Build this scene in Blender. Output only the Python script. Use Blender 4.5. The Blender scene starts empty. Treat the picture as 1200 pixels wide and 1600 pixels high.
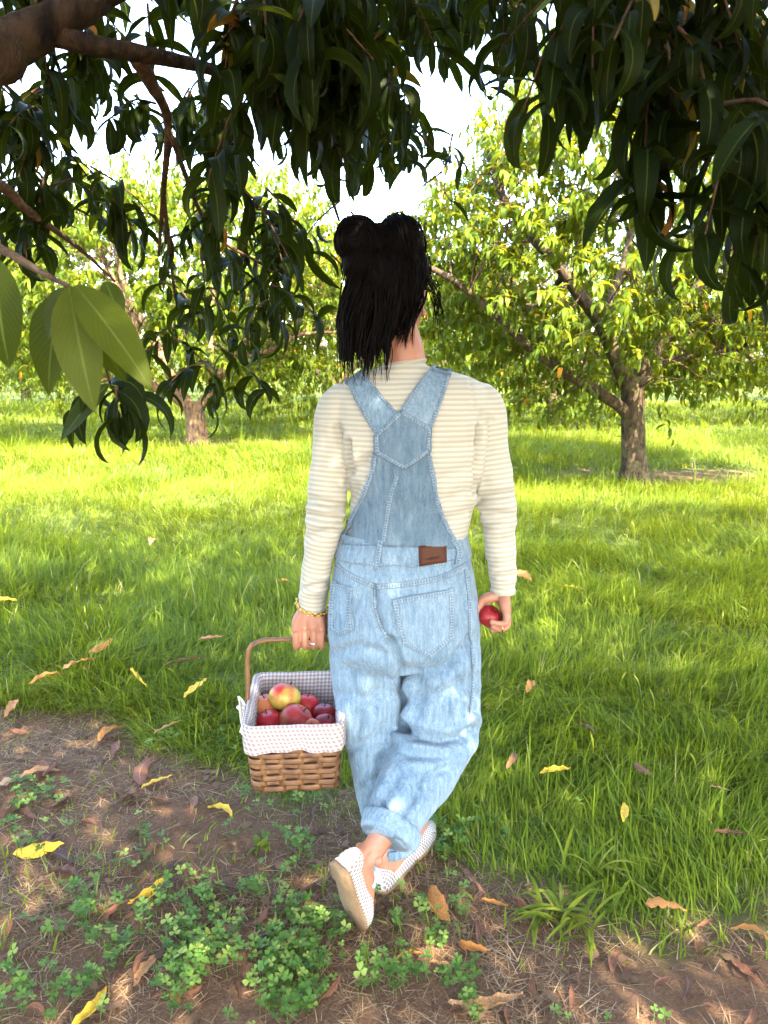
import bpy, math, random
import numpy as np
from mathutils import Vector, Matrix
from mathutils.bvhtree import BVHTree

# ---------------------------------------------------------------- camera, sky, sun, exposure
SC = bpy.context.scene
COL = SC.collection
H = 1.37                                   # camera height in metres
PITCH = math.radians(11.3)
FPX = 1202.0                               # focal length in pixels of the 1200 x 1600 picture
cam_data = bpy.data.cameras.new('camera')
cam = bpy.data.objects.new('camera', cam_data)
COL.objects.link(cam)
cam.location = (0, 0, H)
cam.rotation_euler = (math.radians(90) - PITCH, 0, 0)
cam_data.sensor_fit = 'VERTICAL'
cam_data.sensor_height = 36.0
cam_data.lens = 36.0 * FPX / 1600.0
cam_data.clip_start = 0.05
cam_data.clip_end = 3000
cam_data.dof.use_dof = True
cam_data.dof.focus_distance = 2.0
cam_data.dof.aperture_fstop = 9.0
SC.camera = cam

SUN_EL = math.radians(47)
SUN_AZ = math.radians(153)                 # measured from +Y towards +X: behind the camera, to the right
world = bpy.data.worlds.new('World')
SC.world = world
world.use_nodes = True
wn = world.node_tree
for n in list(wn.nodes):
    wn.nodes.remove(n)
sky = wn.nodes.new('ShaderNodeTexSky')
sky.sky_type = 'NISHITA'
sky.sun_disc = False
sky.sun_elevation = SUN_EL
sky.sun_rotation = SUN_AZ
sky.air_density = 1.0
sky.dust_density = 2.0
bg = wn.nodes.new('ShaderNodeBackground')
bg.inputs['Strength'].default_value = 0.15
wo = wn.nodes.new('ShaderNodeOutputWorld')
wn.links.new(sky.outputs[0], bg.inputs[0])
wn.links.new(bg.outputs[0], wo.inputs[0])

sun_data = bpy.data.lights.new('sun', 'SUN')
sun_data.energy = 2.9
sun_data.angle = math.radians(0.53)
sun_data.color = (1.0, 0.89, 0.70)
sun = bpy.data.objects.new('sun', sun_data)
COL.objects.link(sun)
TO_SUN = Vector((math.sin(SUN_AZ) * math.cos(SUN_EL), math.cos(SUN_AZ) * math.cos(SUN_EL), math.sin(SUN_EL)))
sun.rotation_euler = TO_SUN.to_track_quat('Z', 'Y').to_euler()
sun.location = (6, -8, 12)

SC.view_settings.view_transform = 'Standard'
SC.view_settings.look = 'None'
SC.view_settings.exposure = 4.3
SC.view_settings.gamma = 1.0
SC.view_settings.use_curve_mapping = False
SC.render.engine = 'CYCLES'
SC.cycles.max_bounces = 5
SC.cycles.diffuse_bounces = 3
SC.cycles.transmission_bounces = 4
SC.cycles.transparent_max_bounces = 6
SC.cycles.glossy_bounces = 2
SC.cycles.caustics_reflective = False
SC.cycles.caustics_refractive = False
SC.cycles.use_denoising = True

# ---------------------------------------------------------------- helpers
rng = np.random.default_rng(11)
random.seed(5)
CP, SP = math.cos(PITCH), math.sin(PITCH)

def ray(px, py):
    u, v = (px - 600) / FPX, -(py - 800) / FPX
    return np.array([u, CP + v * SP, -SP + v * CP])

def at(px, py, Y):
    d = ray(px, py)
    t = Y / d[1]
    return np.array([d[0] * t, Y, H + d[2] * t])

def ground(px, py, z=0.0):
    d = ray(px, py)
    t = (z - H) / d[2]
    return np.array([d[0] * t, d[1] * t, z])

def proj(P):
    P = np.asarray(P, float)
    x, y, z = P[..., 0], P[..., 1], P[..., 2] - H
    dep = y * CP - z * SP
    up = y * SP + z * CP
    dd = np.where(dep > 1e-3, dep, 1e-3)
    return 600 + FPX * x / dd, 800 - FPX * up / dd, dep

def mpp(p):                                # metres for one photograph pixel at a point
    return proj(np.asarray(p))[2] / FPX

def _hash(i, j, k, s):
    n = (i.astype(np.int64) * 374761393 + j.astype(np.int64) * 668265263 + k.astype(np.int64) * 2147483647 + s * 974711) & 0xffffffff
    n = ((n ^ (n >> 13)) * 1274126177) & 0xffffffff
    n = (n ^ (n >> 16)) & 0xffffffff
    return n / 4294967295.0

def vnoise(P, freq=1.0, seed=0):
    """smooth value noise in -1..1"""
    Q = np.asarray(P, float) * freq + 100.0
    I = np.floor(Q)
    f = Q - I
    f = f * f * (3 - 2 * f)
    I = I.astype(np.int64)
    out = 0
    for a in (0, 1):
        for b in (0, 1):
            for c in (0, 1):
                w = (f[:, 0] if a else 1 - f[:, 0]) * (f[:, 1] if b else 1 - f[:, 1]) * (f[:, 2] if c else 1 - f[:, 2])
                out = out + w * _hash(I[:, 0] + a, I[:, 1] + b, I[:, 2] + c, seed)
    return out * 2 - 1

def noise2(x, y, freq, seed=0):
    return vnoise(np.stack([x, y, np.zeros_like(x)], -1), freq, seed)

def make_mesh(name, V, F, uv=None, attrs=None, smooth=True):
    V = np.asarray(V, np.float32)
    me = bpy.data.meshes.new(name)
    if isinstance(F, np.ndarray):
        groups = [F]
    else:
        groups = [np.array([f for f in F if len(f) == k], np.int32) for k in sorted({len(f) for f in F})]
    nl = sum(g.size for g in groups)
    nf = sum(len(g) for g in groups)
    me.vertices.add(len(V))
    me.vertices.foreach_set('co', V.ravel())
    me.loops.add(nl)
    loops = np.concatenate([g.ravel() for g in groups]).astype(np.int32)
    me.loops.foreach_set('vertex_index', loops)
    me.polygons.add(nf)
    tot = np.concatenate([np.full(len(g), g.shape[1], np.int32) for g in groups])
    start = np.concatenate([[0], np.cumsum(tot)[:-1]]).astype(np.int32)
    me.polygons.foreach_set('loop_start', start)
    me.polygons.foreach_set('loop_total', tot)
    if smooth:
        me.polygons.foreach_set('use_smooth', np.ones(nf, bool))
    if uv is not None:
        l = me.uv_layers.new(name='UVMap')
        l.data.foreach_set('uv', np.asarray(uv, np.float32)[loops].ravel())
    for k, a in (attrs or {}).items():
        t = me.attributes.new(k, 'FLOAT', 'POINT')
        t.data.foreach_set('value', np.asarray(a, np.float32))
    me.update(calc_edges=True)
    me.validate()
    return me

def add_obj(name, data, mat=None, parent=None):
    o = bpy.data.objects.new(name, data)
    COL.objects.link(o)
    if mat is not None and data is not None and len(data.materials) == 0:
        data.materials.append(mat)
    if parent is not None:
        o.parent = parent
    return o

def tag(o, label=None, cat=None, group=None, kind=None):
    if label: o['label'] = label
    if cat: o['category'] = cat
    if group: o['group'] = group
    if kind: o['kind'] = kind
    return o

def empty(name):
    o = bpy.data.objects.new(name, None)
    COL.objects.link(o)
    o.empty_display_size = 0.1
    return o

class MB:
    """collects pieces of one mesh"""
    def __init__(self):
        self.V, self.F, self.UV, self.A, self.n = [], [], [], {}, 0
    def add(self, V, F, uv=None, **attrs):
        V = np.asarray(V, float).reshape(-1, 3)
        self.V.append(V)
        self.F += [tuple(int(i) + self.n for i in f) for f in F]
        self.UV.append(np.zeros((len(V), 2)) if uv is None else np.asarray(uv, float))
        for k, a in attrs.items():
            self.A.setdefault(k, []).append(np.broadcast_to(np.asarray(a, float), (len(V),)))
        self.n += len(V)
        return self
    def arrays(self):
        return np.concatenate(self.V), self.F
    def build(self, name, mat, parent=None, smooth=True):
        me = make_mesh(name, np.concatenate(self.V), self.F, np.concatenate(self.UV),
                       {k: np.concatenate(v) for k, v in self.A.items()}, smooth)
        return add_obj(name, me, mat, parent)

def spline(P, n):
    """Catmull-Rom through rows of P, n samples"""
    P = np.asarray(P, float)
    m = len(P)
    if m == 2:
        t = np.linspace(0, 1, n)[:, None]
        return P[0] * (1 - t) + P[1] * t
    Q = np.vstack([2 * P[0] - P[1], P, 2 * P[-1] - P[-2]])
    t = np.linspace(0, m - 1 - 1e-9, n)
    i = t.astype(int)
    f = (t - i)[:, None]
    a, b, c, d = Q[i], Q[i + 1], Q[i + 2], Q[i + 3]
    return 0.5 * ((2 * b) + (c - a) * f + (2 * a - 5 * b + 4 * c - d) * f * f + (3 * b - a - 3 * c + d) * f ** 3)

def tube(P, R, k=8, ref=(0.3, 1, 0.2), flat=1.0, cap=True, vscale=1.0, rough=0.0, seed=0):
    """tube along points P with radii R; flat squeezes across the reference direction"""
    P = np.asarray(P, float)
    n = len(P)
    R = np.broadcast_to(np.asarray(R, float), (n,))
    T = np.gradient(P, axis=0)
    T /= np.linalg.norm(T, axis=1)[:, None] + 1e-12
    ref = np.asarray(ref, float)
    N = ref - (T @ ref)[:, None] * T
    ln = np.linalg.norm(N, axis=1)[:, None]
    N = N / np.maximum(ln, 1e-9)
    B = np.cross(T, N)
    a = np.arange(k) * 2 * math.pi / k
    rr = np.ones((n, k))
    V = P[:, None] + R[:, None, None] * (np.cos(a)[None, :, None] * N[:, None] * flat + np.sin(a)[None, :, None] * B[:, None])
    if rough:
        q = V.reshape(-1, 3)
        d = rough * (vnoise(q, 1.2 / max(R.mean(), .01), seed) * .6 + vnoise(q, 3.5 / max(R.mean(), .01), seed + 3) * .4)
        V = V + (V - P[:, None]) * d.reshape(n, k)[..., None]
    V = V.reshape(-1, 3)
    F = []
    for i in range(n - 1):
        for j in range(k):
            j2 = (j + 1) % k
            F.append((i * k + j, i * k + j2, (i + 1) * k + j2, (i + 1) * k + j))
    L = np.concatenate([[0], np.cumsum(np.linalg.norm(np.diff(P, axis=0), axis=1))])
    uv = np.stack([np.tile(np.arange(k) / k, n), np.repeat(L, k) * vscale], -1)
    if cap:
        V = np.vstack([V, P[0], P[-1]])
        uv = np.vstack([uv, uv[0], uv[-1]])
        c0, c1 = n * k, n * k + 1
        for j in range(k):
            j2 = (j + 1) % k
            F.append((c0, j2, j))
            F.append((c1, (n - 1) * k + j, (n - 1) * k + j2))
    return V, F, uv

def ellipsoid(c, r, nu=20, nv=12, M=None):
    th = np.linspace(0, math.pi, nv + 1)[1:-1]
    ph = np.arange(nu) * 2 * math.pi / nu
    V = [(0, 0, 1)] + [(math.sin(t) * math.cos(p), math.sin(t) * math.sin(p), math.cos(t)) for t in th for p in ph] + [(0, 0, -1)]
    V = np.array(V) * np.asarray(r)
    if M is not None:
        V = V @ np.asarray(M).T
    V = V + np.asarray(c)
    F = []
    for j in range(nu):
        F.append((0, 1 + j, 1 + (j + 1) % nu))
        b = 1 + (nv - 2) * nu
        F.append((len(V) - 1, b + (j + 1) % nu, b + j))
    for i in range(nv - 2):
        for j in range(nu):
            a, b = 1 + i * nu, 1 + (i + 1) * nu
            F.append((a + j, b + j, b + (j + 1) % nu, a + (j + 1) % nu))
    return V, F

def remesh(V, F, voxel, smooth=6, factor=0.5, decimate=None):
    """one closed continuous surface around overlapping closed pieces"""
    me = make_mesh('tmp', V, F)
    o = bpy.data.objects.new('tmp', me)
    COL.objects.link(o)
    m = o.modifiers.new('r', 'REMESH')
    m.mode = 'VOXEL'
    m.voxel_size = voxel
    m.use_smooth_shade = True
    if smooth:
        s = o.modifiers.new('s', 'SMOOTH')
        s.iterations = smooth
        s.factor = factor
    if decimate:
        d = o.modifiers.new('d', 'DECIMATE')
        d.ratio = decimate
    dg = bpy.context.evaluated_depsgraph_get()
    out = bpy.data.meshes.new_from_object(o.evaluated_get(dg))
    bpy.data.objects.remove(o)
    bpy.data.meshes.remove(me)
    n = len(out.vertices)
    W = np.empty(n * 3, np.float32)
    out.vertices.foreach_get('co', W)
    fs = np.empty(len(out.loops), np.int32)
    out.loops.foreach_get('vertex_index', fs)
    Q = fs.reshape(-1, 4) if len(fs) == 4 * len(out.polygons) else [tuple(p.vertices) for p in out.polygons]
    bpy.data.meshes.remove(out)
    return W.reshape(-1, 3).astype(float), Q

def normals(V, Q):
    a = V[Q[:, 2]] - V[Q[:, 0]]
    b = V[Q[:, 3]] - V[Q[:, 1]]
    fn = np.cross(a, b)
    N = np.zeros_like(V)
    for c in range(4):
        np.add.at(N, Q[:, c], fn)
    return N / (np.linalg.norm(N, axis=1)[:, None] + 1e-12)

def bvh_of(V, Q):
    return BVHTree.FromPolygons([tuple(v) for v in V], [tuple(int(i) for i in q) for q in Q])

def poly_dist(pts, line):
    """distance of 2-D points to a polyline"""
    best = np.full(len(pts), 1e9)
    for (a, b) in zip(line[:-1], line[1:]):
        a, b = np.array(a, float), np.array(b, float)
        d = b - a
        t = np.clip(((pts - a) @ d) / (d @ d), 0, 1)
        best = np.minimum(best, np.linalg.norm(pts - a - t[:, None] * d, axis=1))
    return best

def inside(x, y, poly):
    p = np.asarray(poly, float)
    r = np.zeros(np.shape(x), bool)
    j = len(p) - 1
    for i in range(len(p)):
        c = ((p[i, 1] > y) != (p[j, 1] > y)) & (x < (p[j, 0] - p[i, 0]) * (y - p[i, 1]) / (p[j, 1] - p[i, 1] + 1e-12) + p[i, 0])
        r ^= c
        j = i
    return r

# ---------------------------------------------------------------- materials
class NT:
    def __init__(self, name):
        self.m = bpy.data.materials.new(name)
        self.m.use_nodes = True
        self.t = self.m.node_tree
        for n in list(self.t.nodes):
            self.t.nodes.remove(n)
        self.out = self.t.nodes.new('ShaderNodeOutputMaterial')
    def n(self, typ, **kw):
        node = self.t.nodes.new('ShaderNode' + typ)
        for k, v in kw.items():
            if k.startswith('i_'):
                key = k[2:].replace('_', ' ')
                self.set(node.inputs[key], v)
            else:
                setattr(node, k, v)
        return node
    def set(self, sock, v):
        if isinstance(v, bpy.types.NodeSocket):
            self.t.links.new(v, sock)
        elif isinstance(v, tuple) and len(v) == 3 and sock.type == 'RGBA':
            sock.default_value = (*v, 1)
        else:
            sock.default_value = v
    def math(self, op, a, b=None, c=None, clamp=False):
        n = self.t.nodes.new('ShaderNodeMath')
        n.operation = op
        n.use_clamp = clamp
        for i, v in enumerate((a, b, c)):
            if v is not None:
                self.set(n.inputs[i], v)
        return n.outputs[0]
    def mix(self, f, a, b, blend='MIX'):
        n = self.t.nodes.new('ShaderNodeMix')
        n.data_type = 'RGBA'
        n.blend_type = blend
        self.set(n.inputs[0], f)
        self.set(n.inputs[6], a)
        self.set(n.inputs[7], b)
        return n.outputs[2]
    def ramp(self, f, stops, interp='LINEAR'):
        n = self.t.nodes.new('ShaderNodeValToRGB')
        n.color_ramp.interpolation = interp
        e = n.color_ramp.elements
        while len(e) < len(stops):
            e.new(0.5)
        for el, (p, c) in zip(e, stops):
            el.position = p
            el.color = (*c, 1) if len(c) == 3 else c
        self.set(n.inputs[0], f)
        return n.outputs[0]
    def coord(self, which='Object'):
        return self.n('TexCoord').outputs[which]
    def noise(self, scale, detail=4, rough=0.5, vec=None, col=False):
        n = self.n('TexNoise')
        n.inputs['Scale'].default_value = scale
        n.inputs['Detail'].default_value = detail
        n.inputs['Roughness'].default_value = rough
        self.set(n.inputs['Vector'], vec if vec is not None else self.coord())
        return n.outputs[1 if col else 0]
    def mapping(self, vec, scale=(1, 1, 1), rot=(0, 0, 0)):
        n = self.n('Mapping')
        n.inputs['Scale'].default_value = scale
        n.inputs['Rotation'].default_value = rot
        self.set(n.inputs['Vector'], vec)
        return n.outputs[0]
    def attr(self, name):
        n = self.n('Attribute')
        n.attribute_name = name
        return n.outputs['Fac']
    def sep(self, vec):
        n = self.n('SeparateXYZ')
        self.set(n.inputs[0], vec)
        return n.outputs
    def bump(self, h, strength=0.3, dist=0.005):
        n = self.n('Bump')
        n.inputs['Strength'].default_value = strength
        n.inputs['Distance'].default_value = dist
        self.set(n.inputs['Height'], h)
        return n.outputs[0]
    def principled(self, color, rough=0.6, spec=0.3, normal=None, metal=0.0, **kw):
        n = self.n('BsdfPrincipled')
        self.set(n.inputs['Base Color'], color)
        self.set(n.inputs['Roughness'], rough)
        self.set(n.inputs['Specular IOR Level'], spec)
        n.inputs['Metallic'].default_value = metal
        if normal is not None:
            self.set(n.inputs['Normal'], normal)
        for k, v in kw.items():
            self.set(n.inputs[k.replace('_', ' ')], v)
        return n.outputs[0]
    def done(self, shader):
        self.t.links.new(shader, self.out.inputs[0])
        return self.m
    def translucent(self, surf, color, f):
        t = self.n('BsdfTranslucent')
        self.set(t.inputs[0], color)
        m = self.n('MixShader')
        self.set(m.inputs[0], f)
        self.t.links.new(surf, m.inputs[1])
        self.t.links.new(t.outputs[0], m.inputs[2])
        return m.outputs[0]

def mat_leaf(name, stops, trans, midrib=0.5, tr=0.35, rough=0.42, veins=True, spec=.3):
    k = NT(name)
    r = k.attr('rnd')
    col = k.ramp(r, stops)
    nrm = None
    if veins:
        u, v, _ = k.sep(k.coord('UV'))
        c = k.math('ABSOLUTE', k.math('SUBTRACT', u, 0.5))
        rib = k.math('SUBTRACT', 1.0, k.math('MULTIPLY', c, 22.0), clamp=True)
        # side veins leave the midrib at an angle
        ph = k.math('SUBTRACT', k.math('MULTIPLY', v, 13.0), k.math('MULTIPLY', c, 9.0))
        vein = k.math('POWER', k.math('ABSOLUTE', k.math('COSINE', k.math('MULTIPLY', ph, math.pi))), 10.0)
        n1 = k.noise(35, 3, .6)
        col = k.mix(k.math('MULTIPLY', n1, 0.35), col, (0.004, 0.008, 0.001), 'MIX')
        lit = k.math('MAXIMUM', k.math('MULTIPLY', rib, midrib), k.math('MULTIPLY', vein, .08))
        col = k.mix(lit, col, (0.11, 0.15, 0.03))
        nrm = k.bump(k.math('SUBTRACT', k.math('MULTIPLY', vein, -.5), rib), .35, .002)
    s = k.principled(col, rough, spec, nrm)
    tc = k.mix(0.6, col, trans)
    return k.done(k.translucent(s, tc, tr))

ORANGE = (0.45, 0.16, 0.02)
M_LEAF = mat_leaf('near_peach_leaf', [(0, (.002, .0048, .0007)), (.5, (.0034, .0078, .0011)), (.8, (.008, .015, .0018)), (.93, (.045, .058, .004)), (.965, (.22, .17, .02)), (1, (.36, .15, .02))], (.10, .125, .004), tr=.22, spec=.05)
M_LEAF_SUNLIT = mat_leaf('sunlit_peach_leaf', [(0, (.012, .022, .002)), (.6, (.024, .038, .003)), (.85, (.045, .062, .004)), (1, (.07, .086, .005))], (.17, .19, .004), tr=.24, spec=.08, midrib=.7)  # same leaves as the near tree's, sunlight painted in as a brighter colour
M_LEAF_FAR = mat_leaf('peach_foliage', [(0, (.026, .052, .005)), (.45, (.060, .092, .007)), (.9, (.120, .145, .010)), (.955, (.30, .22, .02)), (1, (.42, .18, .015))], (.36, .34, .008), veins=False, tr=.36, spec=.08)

def mat_bark(name, a, b, lichen, lich_amt=0.45):
    k = NT(name)
    co = k.coord('Object')
    st = k.mapping(co, (1, 1, .35))
    n1 = k.noise(28, 6, .65, st)
    n2 = k.noise(9, 4, .6)
    n3 = k.noise(60, 3, .6, st)
    col = k.mix(k.ramp(n1, [(.35, (0, 0, 0)), (.62, (1, 1, 1))]), a, b)
    lf = k.math('MULTIPLY', k.ramp(n2, [(.48, (0, 0, 0)), (.64, (1, 1, 1))]), lich_amt)
    col = k.mix(lf, col, lichen)
    h = k.math('ADD', n1, k.math('MULTIPLY', n3, .5))
    return k.done(k.principled(col, .9, .15, k.bump(h, .9, .02)))

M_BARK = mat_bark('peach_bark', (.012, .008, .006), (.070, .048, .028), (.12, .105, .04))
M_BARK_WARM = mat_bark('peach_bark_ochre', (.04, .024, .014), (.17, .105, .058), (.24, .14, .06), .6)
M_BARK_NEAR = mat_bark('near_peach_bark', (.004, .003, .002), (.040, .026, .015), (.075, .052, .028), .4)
M_TWIG = mat_bark('twig_bark', (.03, .016, .010), (.10, .055, .035), (.12, .10, .05), .3)

def mat_grass():
    k = NT('grass_blades')
    t, r = k.attr('t'), k.attr('rnd')
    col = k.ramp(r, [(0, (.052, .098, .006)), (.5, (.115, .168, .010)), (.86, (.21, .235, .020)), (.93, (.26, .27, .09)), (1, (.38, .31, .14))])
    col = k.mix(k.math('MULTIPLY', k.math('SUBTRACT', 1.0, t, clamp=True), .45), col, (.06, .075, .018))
    s = k.principled(col, .55, .08)
    return k.done(k.translucent(s, k.mix(.45, col, (.42, .40, .008)), .38))
M_GRASS = mat_grass()

def mat_soil():
    k = NT('orchard_soil')
    co = k.coord('Object')
    n1 = k.noise(2.2, 5, .6, co)
    n2 = k.noise(30, 6, .7, co)
    n3 = k.noise(140, 4, .7, co)
    col = k.mix(n2, (.045, .022, .012), (.165, .090, .048))
    col = k.mix(k.math('MULTIPLY', k.ramp(n3, [(.5, (0, 0, 0)), (.75, (1, 1, 1))]), .55), col, (.25, .155, .088))
    col = k.mix(k.math('MULTIPLY', n1, .4), col, (.10, .062, .036))
    g = k.mix(n2, (.035, .055, .012), (.10, .12, .03))
    col = k.mix(k.attr('bare'), g, col)
    h = k.math('ADD', n2, k.math('MULTIPLY', n3, .5))
    return k.done(k.principled(col, .95, .1, k.bump(h, .8, .02)))
M_SOIL = mat_soil()

def mat_simple_leafy(name, stops, tr=.3, trc=(.3, .4, .04), rough=.5):
    k = NT(name)
    col = k.ramp(k.attr('rnd'), stops)
    s = k.principled(col, rough, .1)
    return k.done(k.translucent(s, k.mix(.4, col, trc), tr))
M_CLOVER = mat_simple_leafy('clover_leaf', [(0, (.045, .10, .020)), (.7, (.095, .175, .035)), (1, (.22, .27, .06))])
M_STRAW = mat_simple_leafy('dry_straw', [(0, (.07, .040, .024)), (.5, (.185, .118, .068)), (1, (.36, .26, .15))], .1, (.4, .3, .2), .8)

def mat_dry_leaf(name, a, b, c):
    k = NT(name)
    u, v, _ = k.sep(k.coord('UV'))
    cc = k.math('ABSOLUTE', k.math('SUBTRACT', u, .5))
    rib = k.math('SUBTRACT', 1.0, k.math('MULTIPLY', cc, 18.0), clamp=True)
    n = k.noise(45, 5, .65)
    n2 = k.noise(160, 3, .7)
    col = k.ramp(n, [(.3, a), (.55, b), (.75, c)])
    col = k.mix(k.math('MULTIPLY', rib, .4), col, (.4, .28, .12))
    s = k.principled(col, .6, .25, k.bump(n2, .4, .002))
    return k.done(k.translucent(s, col, .2))
DRY = {
    'yellow': mat_dry_leaf('dry_leaf_yellow', (.40, .20, .02), (.68, .43, .03), (.74, .52, .06)),
    'orange': mat_dry_leaf('dry_leaf_orange', (.20, .07, .02), (.48, .19, .04), (.60, .32, .06)),
    'tan': mat_dry_leaf('dry_leaf_tan', (.22, .10, .04), (.42, .22, .09), (.52, .32, .15)),
    'brown': mat_dry_leaf('dry_leaf_brown', (.06, .025, .015), (.17, .07, .035), (.28, .13, .07)),
    'dark': mat_dry_leaf('dry_leaf_dark', (.03, .014, .01), (.08, .038, .025), (.15, .08, .055)),
}

def mat_denim(name, lo, hi, seam=False):
    k = NT(name)
    co = k.coord('Object')
    fine = k.noise(420, 2, .7, k.mapping(co, (1, 1, .35)))
    slub = k.noise(120, 3, .7, k.mapping(co, (1, 1, .12)))
    big = k.noise(7, 4, .6, co)
    f = k.math('ADD', k.math('MULTIPLY', fine, .4), k.math('ADD', k.math('MULTIPLY', slub, .62), k.math('MULTIPLY', big, .30)))
    f = k.ramp(f, [(.42, (0, 0, 0)), (.90, (1, 1, 1))])
    col = k.mix(f, lo, hi)
    h = fine
    if seam:
        u, v, _ = k.sep(k.coord('UV'))           # u across the seam, v along it in metres
        w = k.noise(300, 2, .6)
        rung = k.math('SINE', k.math('ADD', k.math('MULTIPLY', v, 2 * math.pi / .0068), k.math('MULTIPLY', w, 3.0)))
        mid = k.math('SUBTRACT', 1.0, k.math('MULTIPLY', k.math('ABSOLUTE', k.math('SUBTRACT', u, .5)), 2.6), clamp=True)
        dark = k.math('MULTIPLY', k.math('MULTIPLY_ADD', rung, .5, .5), mid)
        col = k.mix(k.math('MULTIPLY', dark, .75), col, (.03, .05, .085))
        edge = k.math('GREATER_THAN', k.math('ABSOLUTE', k.math('SUBTRACT', u, .5)), .40)
        col = k.mix(k.math('MULTIPLY', edge, .5), col, (.03, .05, .08))
        h = k.math('ADD', h, k.math('MULTIPLY', rung, .7))
    return k.done(k.principled(col, .92, .1, k.bump(h, .5, .002), Sheen_Weight=0.15))
M_DENIM = mat_denim('washed_denim', (.038, .086, .14), (.22, .285, .325))
M_DENIM_DARK = mat_denim('washed_denim_grey', (.032, .068, .108), (.15, .20, .235))
M_SEAM = mat_denim('denim_seam', (.07, .125, .18), (.26, .32, .35), True)

def mat_shirt():
    k = NT('striped_knit')
    s = k.attr('stripe')
    co = k.coord('Object')
    wob = k.noise(30, 2, .5, co)
    ph = k.math('ADD', k.math('MULTIPLY', s, 2 * math.pi / .0120), k.math('MULTIPLY', wob, .9))
    w = k.math('SINE', ph)
    m = k.ramp(k.math('MULTIPLY_ADD', w, .5, .5), [(.42, (0, 0, 0)), (.66, (1, 1, 1))])
    fine = k.noise(600, 2, .6, co)
    col = k.mix(m, (.385, .365, .300), (.305, .275, .205))
    col = k.mix(k.math('MULTIPLY', fine, .18), col, (.25, .23, .17))
    h = k.math('ADD', k.math('MULTIPLY', fine, .6), k.math('MULTIPLY', w, .05))
    return k.done(k.principled(col, .95, .08, k.bump(h, .35, .002), Sheen_Weight=0.2))
M_SHIRT = mat_shirt()

def mat_skin():
    k = NT('skin')
    n = k.noise(40, 3, .5)
    n2 = k.noise(500, 2, .5)
    col = k.mix(n, (.26, .108, .062), (.345, .158, .096))
    return k.done(k.principled(col, .5, .35, k.bump(n2, .15, .001), Subsurface_Weight=0.12, Subsurface_Radius=(.01, .004, .002)))
M_SKIN = mat_skin()

def mat_plain(name, col, rough=.6, spec=.3, metal=0.0, nz=0.0, scale=60, col2=None, bump=.0):
    k = NT(name)
    n = k.noise(scale, 4, .6)
    c = k.mix(n, col, col2 if col2 else tuple(x * (1 - nz) for x in col))
    return k.done(k.principled(c, rough, spec, k.bump(n, bump, .003) if bump else None, metal))
def mat_hair():
    k = NT('black_hair')
    n = k.noise(90, 3, .6, k.mapping(k.coord(), (1, 1, .12)))
    col = k.mix(n, (.0012, .0010, .0010), (.004, .0028, .0025))
    return k.done(k.principled(col, .6, .05, k.bump(n, .3, .002)))
M_HAIR = mat_hair()
M_GOLD = mat_plain('gold', (.75, .45, .10), .25, .5, 1.0, .2)
M_SILVER = mat_plain('silver', (.75, .73, .70), .2, .5, 1.0, .1)
M_LEATHER = mat_plain('brown_leather', (.068, .021, .007), .55, .15, 0, 0, 180, (.042, .012, .004), .3)
M_INK = mat_plain('branded_lettering', (.016, .006, .003), .7, .1)
M_SOLE = mat_plain('tan_rubber_sole', (.26, .165, .085), .85, .15, 0, 0, 90, (.14, .085, .045), .4)
M_DARKGAP = mat_plain('eye_dark', (.02, .012, .01), .3, .5)

def mat_shoe():
    k = NT('perforated_white_shoe')
    u, v, _ = k.sep(k.coord('UV'))
    P = .0108
    a = k.math('ABSOLUTE', k.math('SINE', k.math('MULTIPLY', k.math('ADD', u, k.math('MULTIPLY', v, .75)), math.pi / P)))
    b = k.math('ABSOLUTE', k.math('SINE', k.math('MULTIPLY', k.math('SUBTRACT', u, k.math('MULTIPLY', v, .75)), math.pi / P)))
    hole = k.math('MULTIPLY', a, b)
    m = k.ramp(hole, [(.36, (0, 0, 0)), (.52, (1, 1, 1))])
    m = k.math('MULTIPLY', m, k.attr('perf'))
    col = k.mix(m, (.46, .44, .41), (.17, .11, .09))
    return k.done(k.principled(col, .6, .3, k.bump(k.math('SUBTRACT', 1.0, m), .7, .003)))
M_SHOE = mat_shoe()

def mat_wicker(name, a, b):
    k = NT(name)
    u, v, _ = k.sep(k.coord('UV'))
    cx = k.n('CombineXYZ')
    k.set(cx.inputs[0], k.math('MULTIPLY', u, 1.0))
    k.set(cx.inputs[1], k.math('MULTIPLY', v, 14.0))
    n = k.noise(30, 5, .7, cx.outputs[0])
    big = k.ramp(k.noise(32, 2, .5), [(.35, (0, 0, 0)), (.65, (1, 1, 1))])
    col = k.mix(k.math('ADD', k.math('MULTIPLY', n, .5), k.math('MULTIPLY', big, .5)), a, b)
    return k.done(k.principled(col, .55, .35, k.bump(n, .4, .002)))
M_WEAVE = mat_wicker('wicker_splint', (.030, .012, .005), (.21, .10, .042))
M_STAKE = mat_wicker('wicker_stake', (.045, .018, .006), (.20, .09, .03))
M_HANDLE = mat_wicker('bent_wood_handle', (.08, .033, .010), (.20, .095, .035))

def mat_gingham():
    k = NT('gingham_cloth')
    u, v, _ = k.sep(k.coord('UV'))
    P = .0108
    f = lambda x: k.ramp(k.math('MULTIPLY_ADD', k.math('SINE', k.math('MULTIPLY', x, 2 * math.pi / P)), .5, .5), [(.40, (0, 0, 0)), (.60, (1, 1, 1))])
    s = k.math('MULTIPLY', k.math('ADD', f(u), f(v)), .5)
    col = k.ramp(s, [(0, (.42, .395, .385)), (.5, (.305, .25, .235)), (1, (.20, .15, .13))])
    n = k.noise(900, 2, .6)
    return k.done(k.principled(col, .9, .1, k.bump(n, .3, .001)))
M_GINGHAM = mat_gingham()
M_CORD = mat_plain('pale_cotton', (.72, .66, .58), .9, .1, 0, .25)

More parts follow.
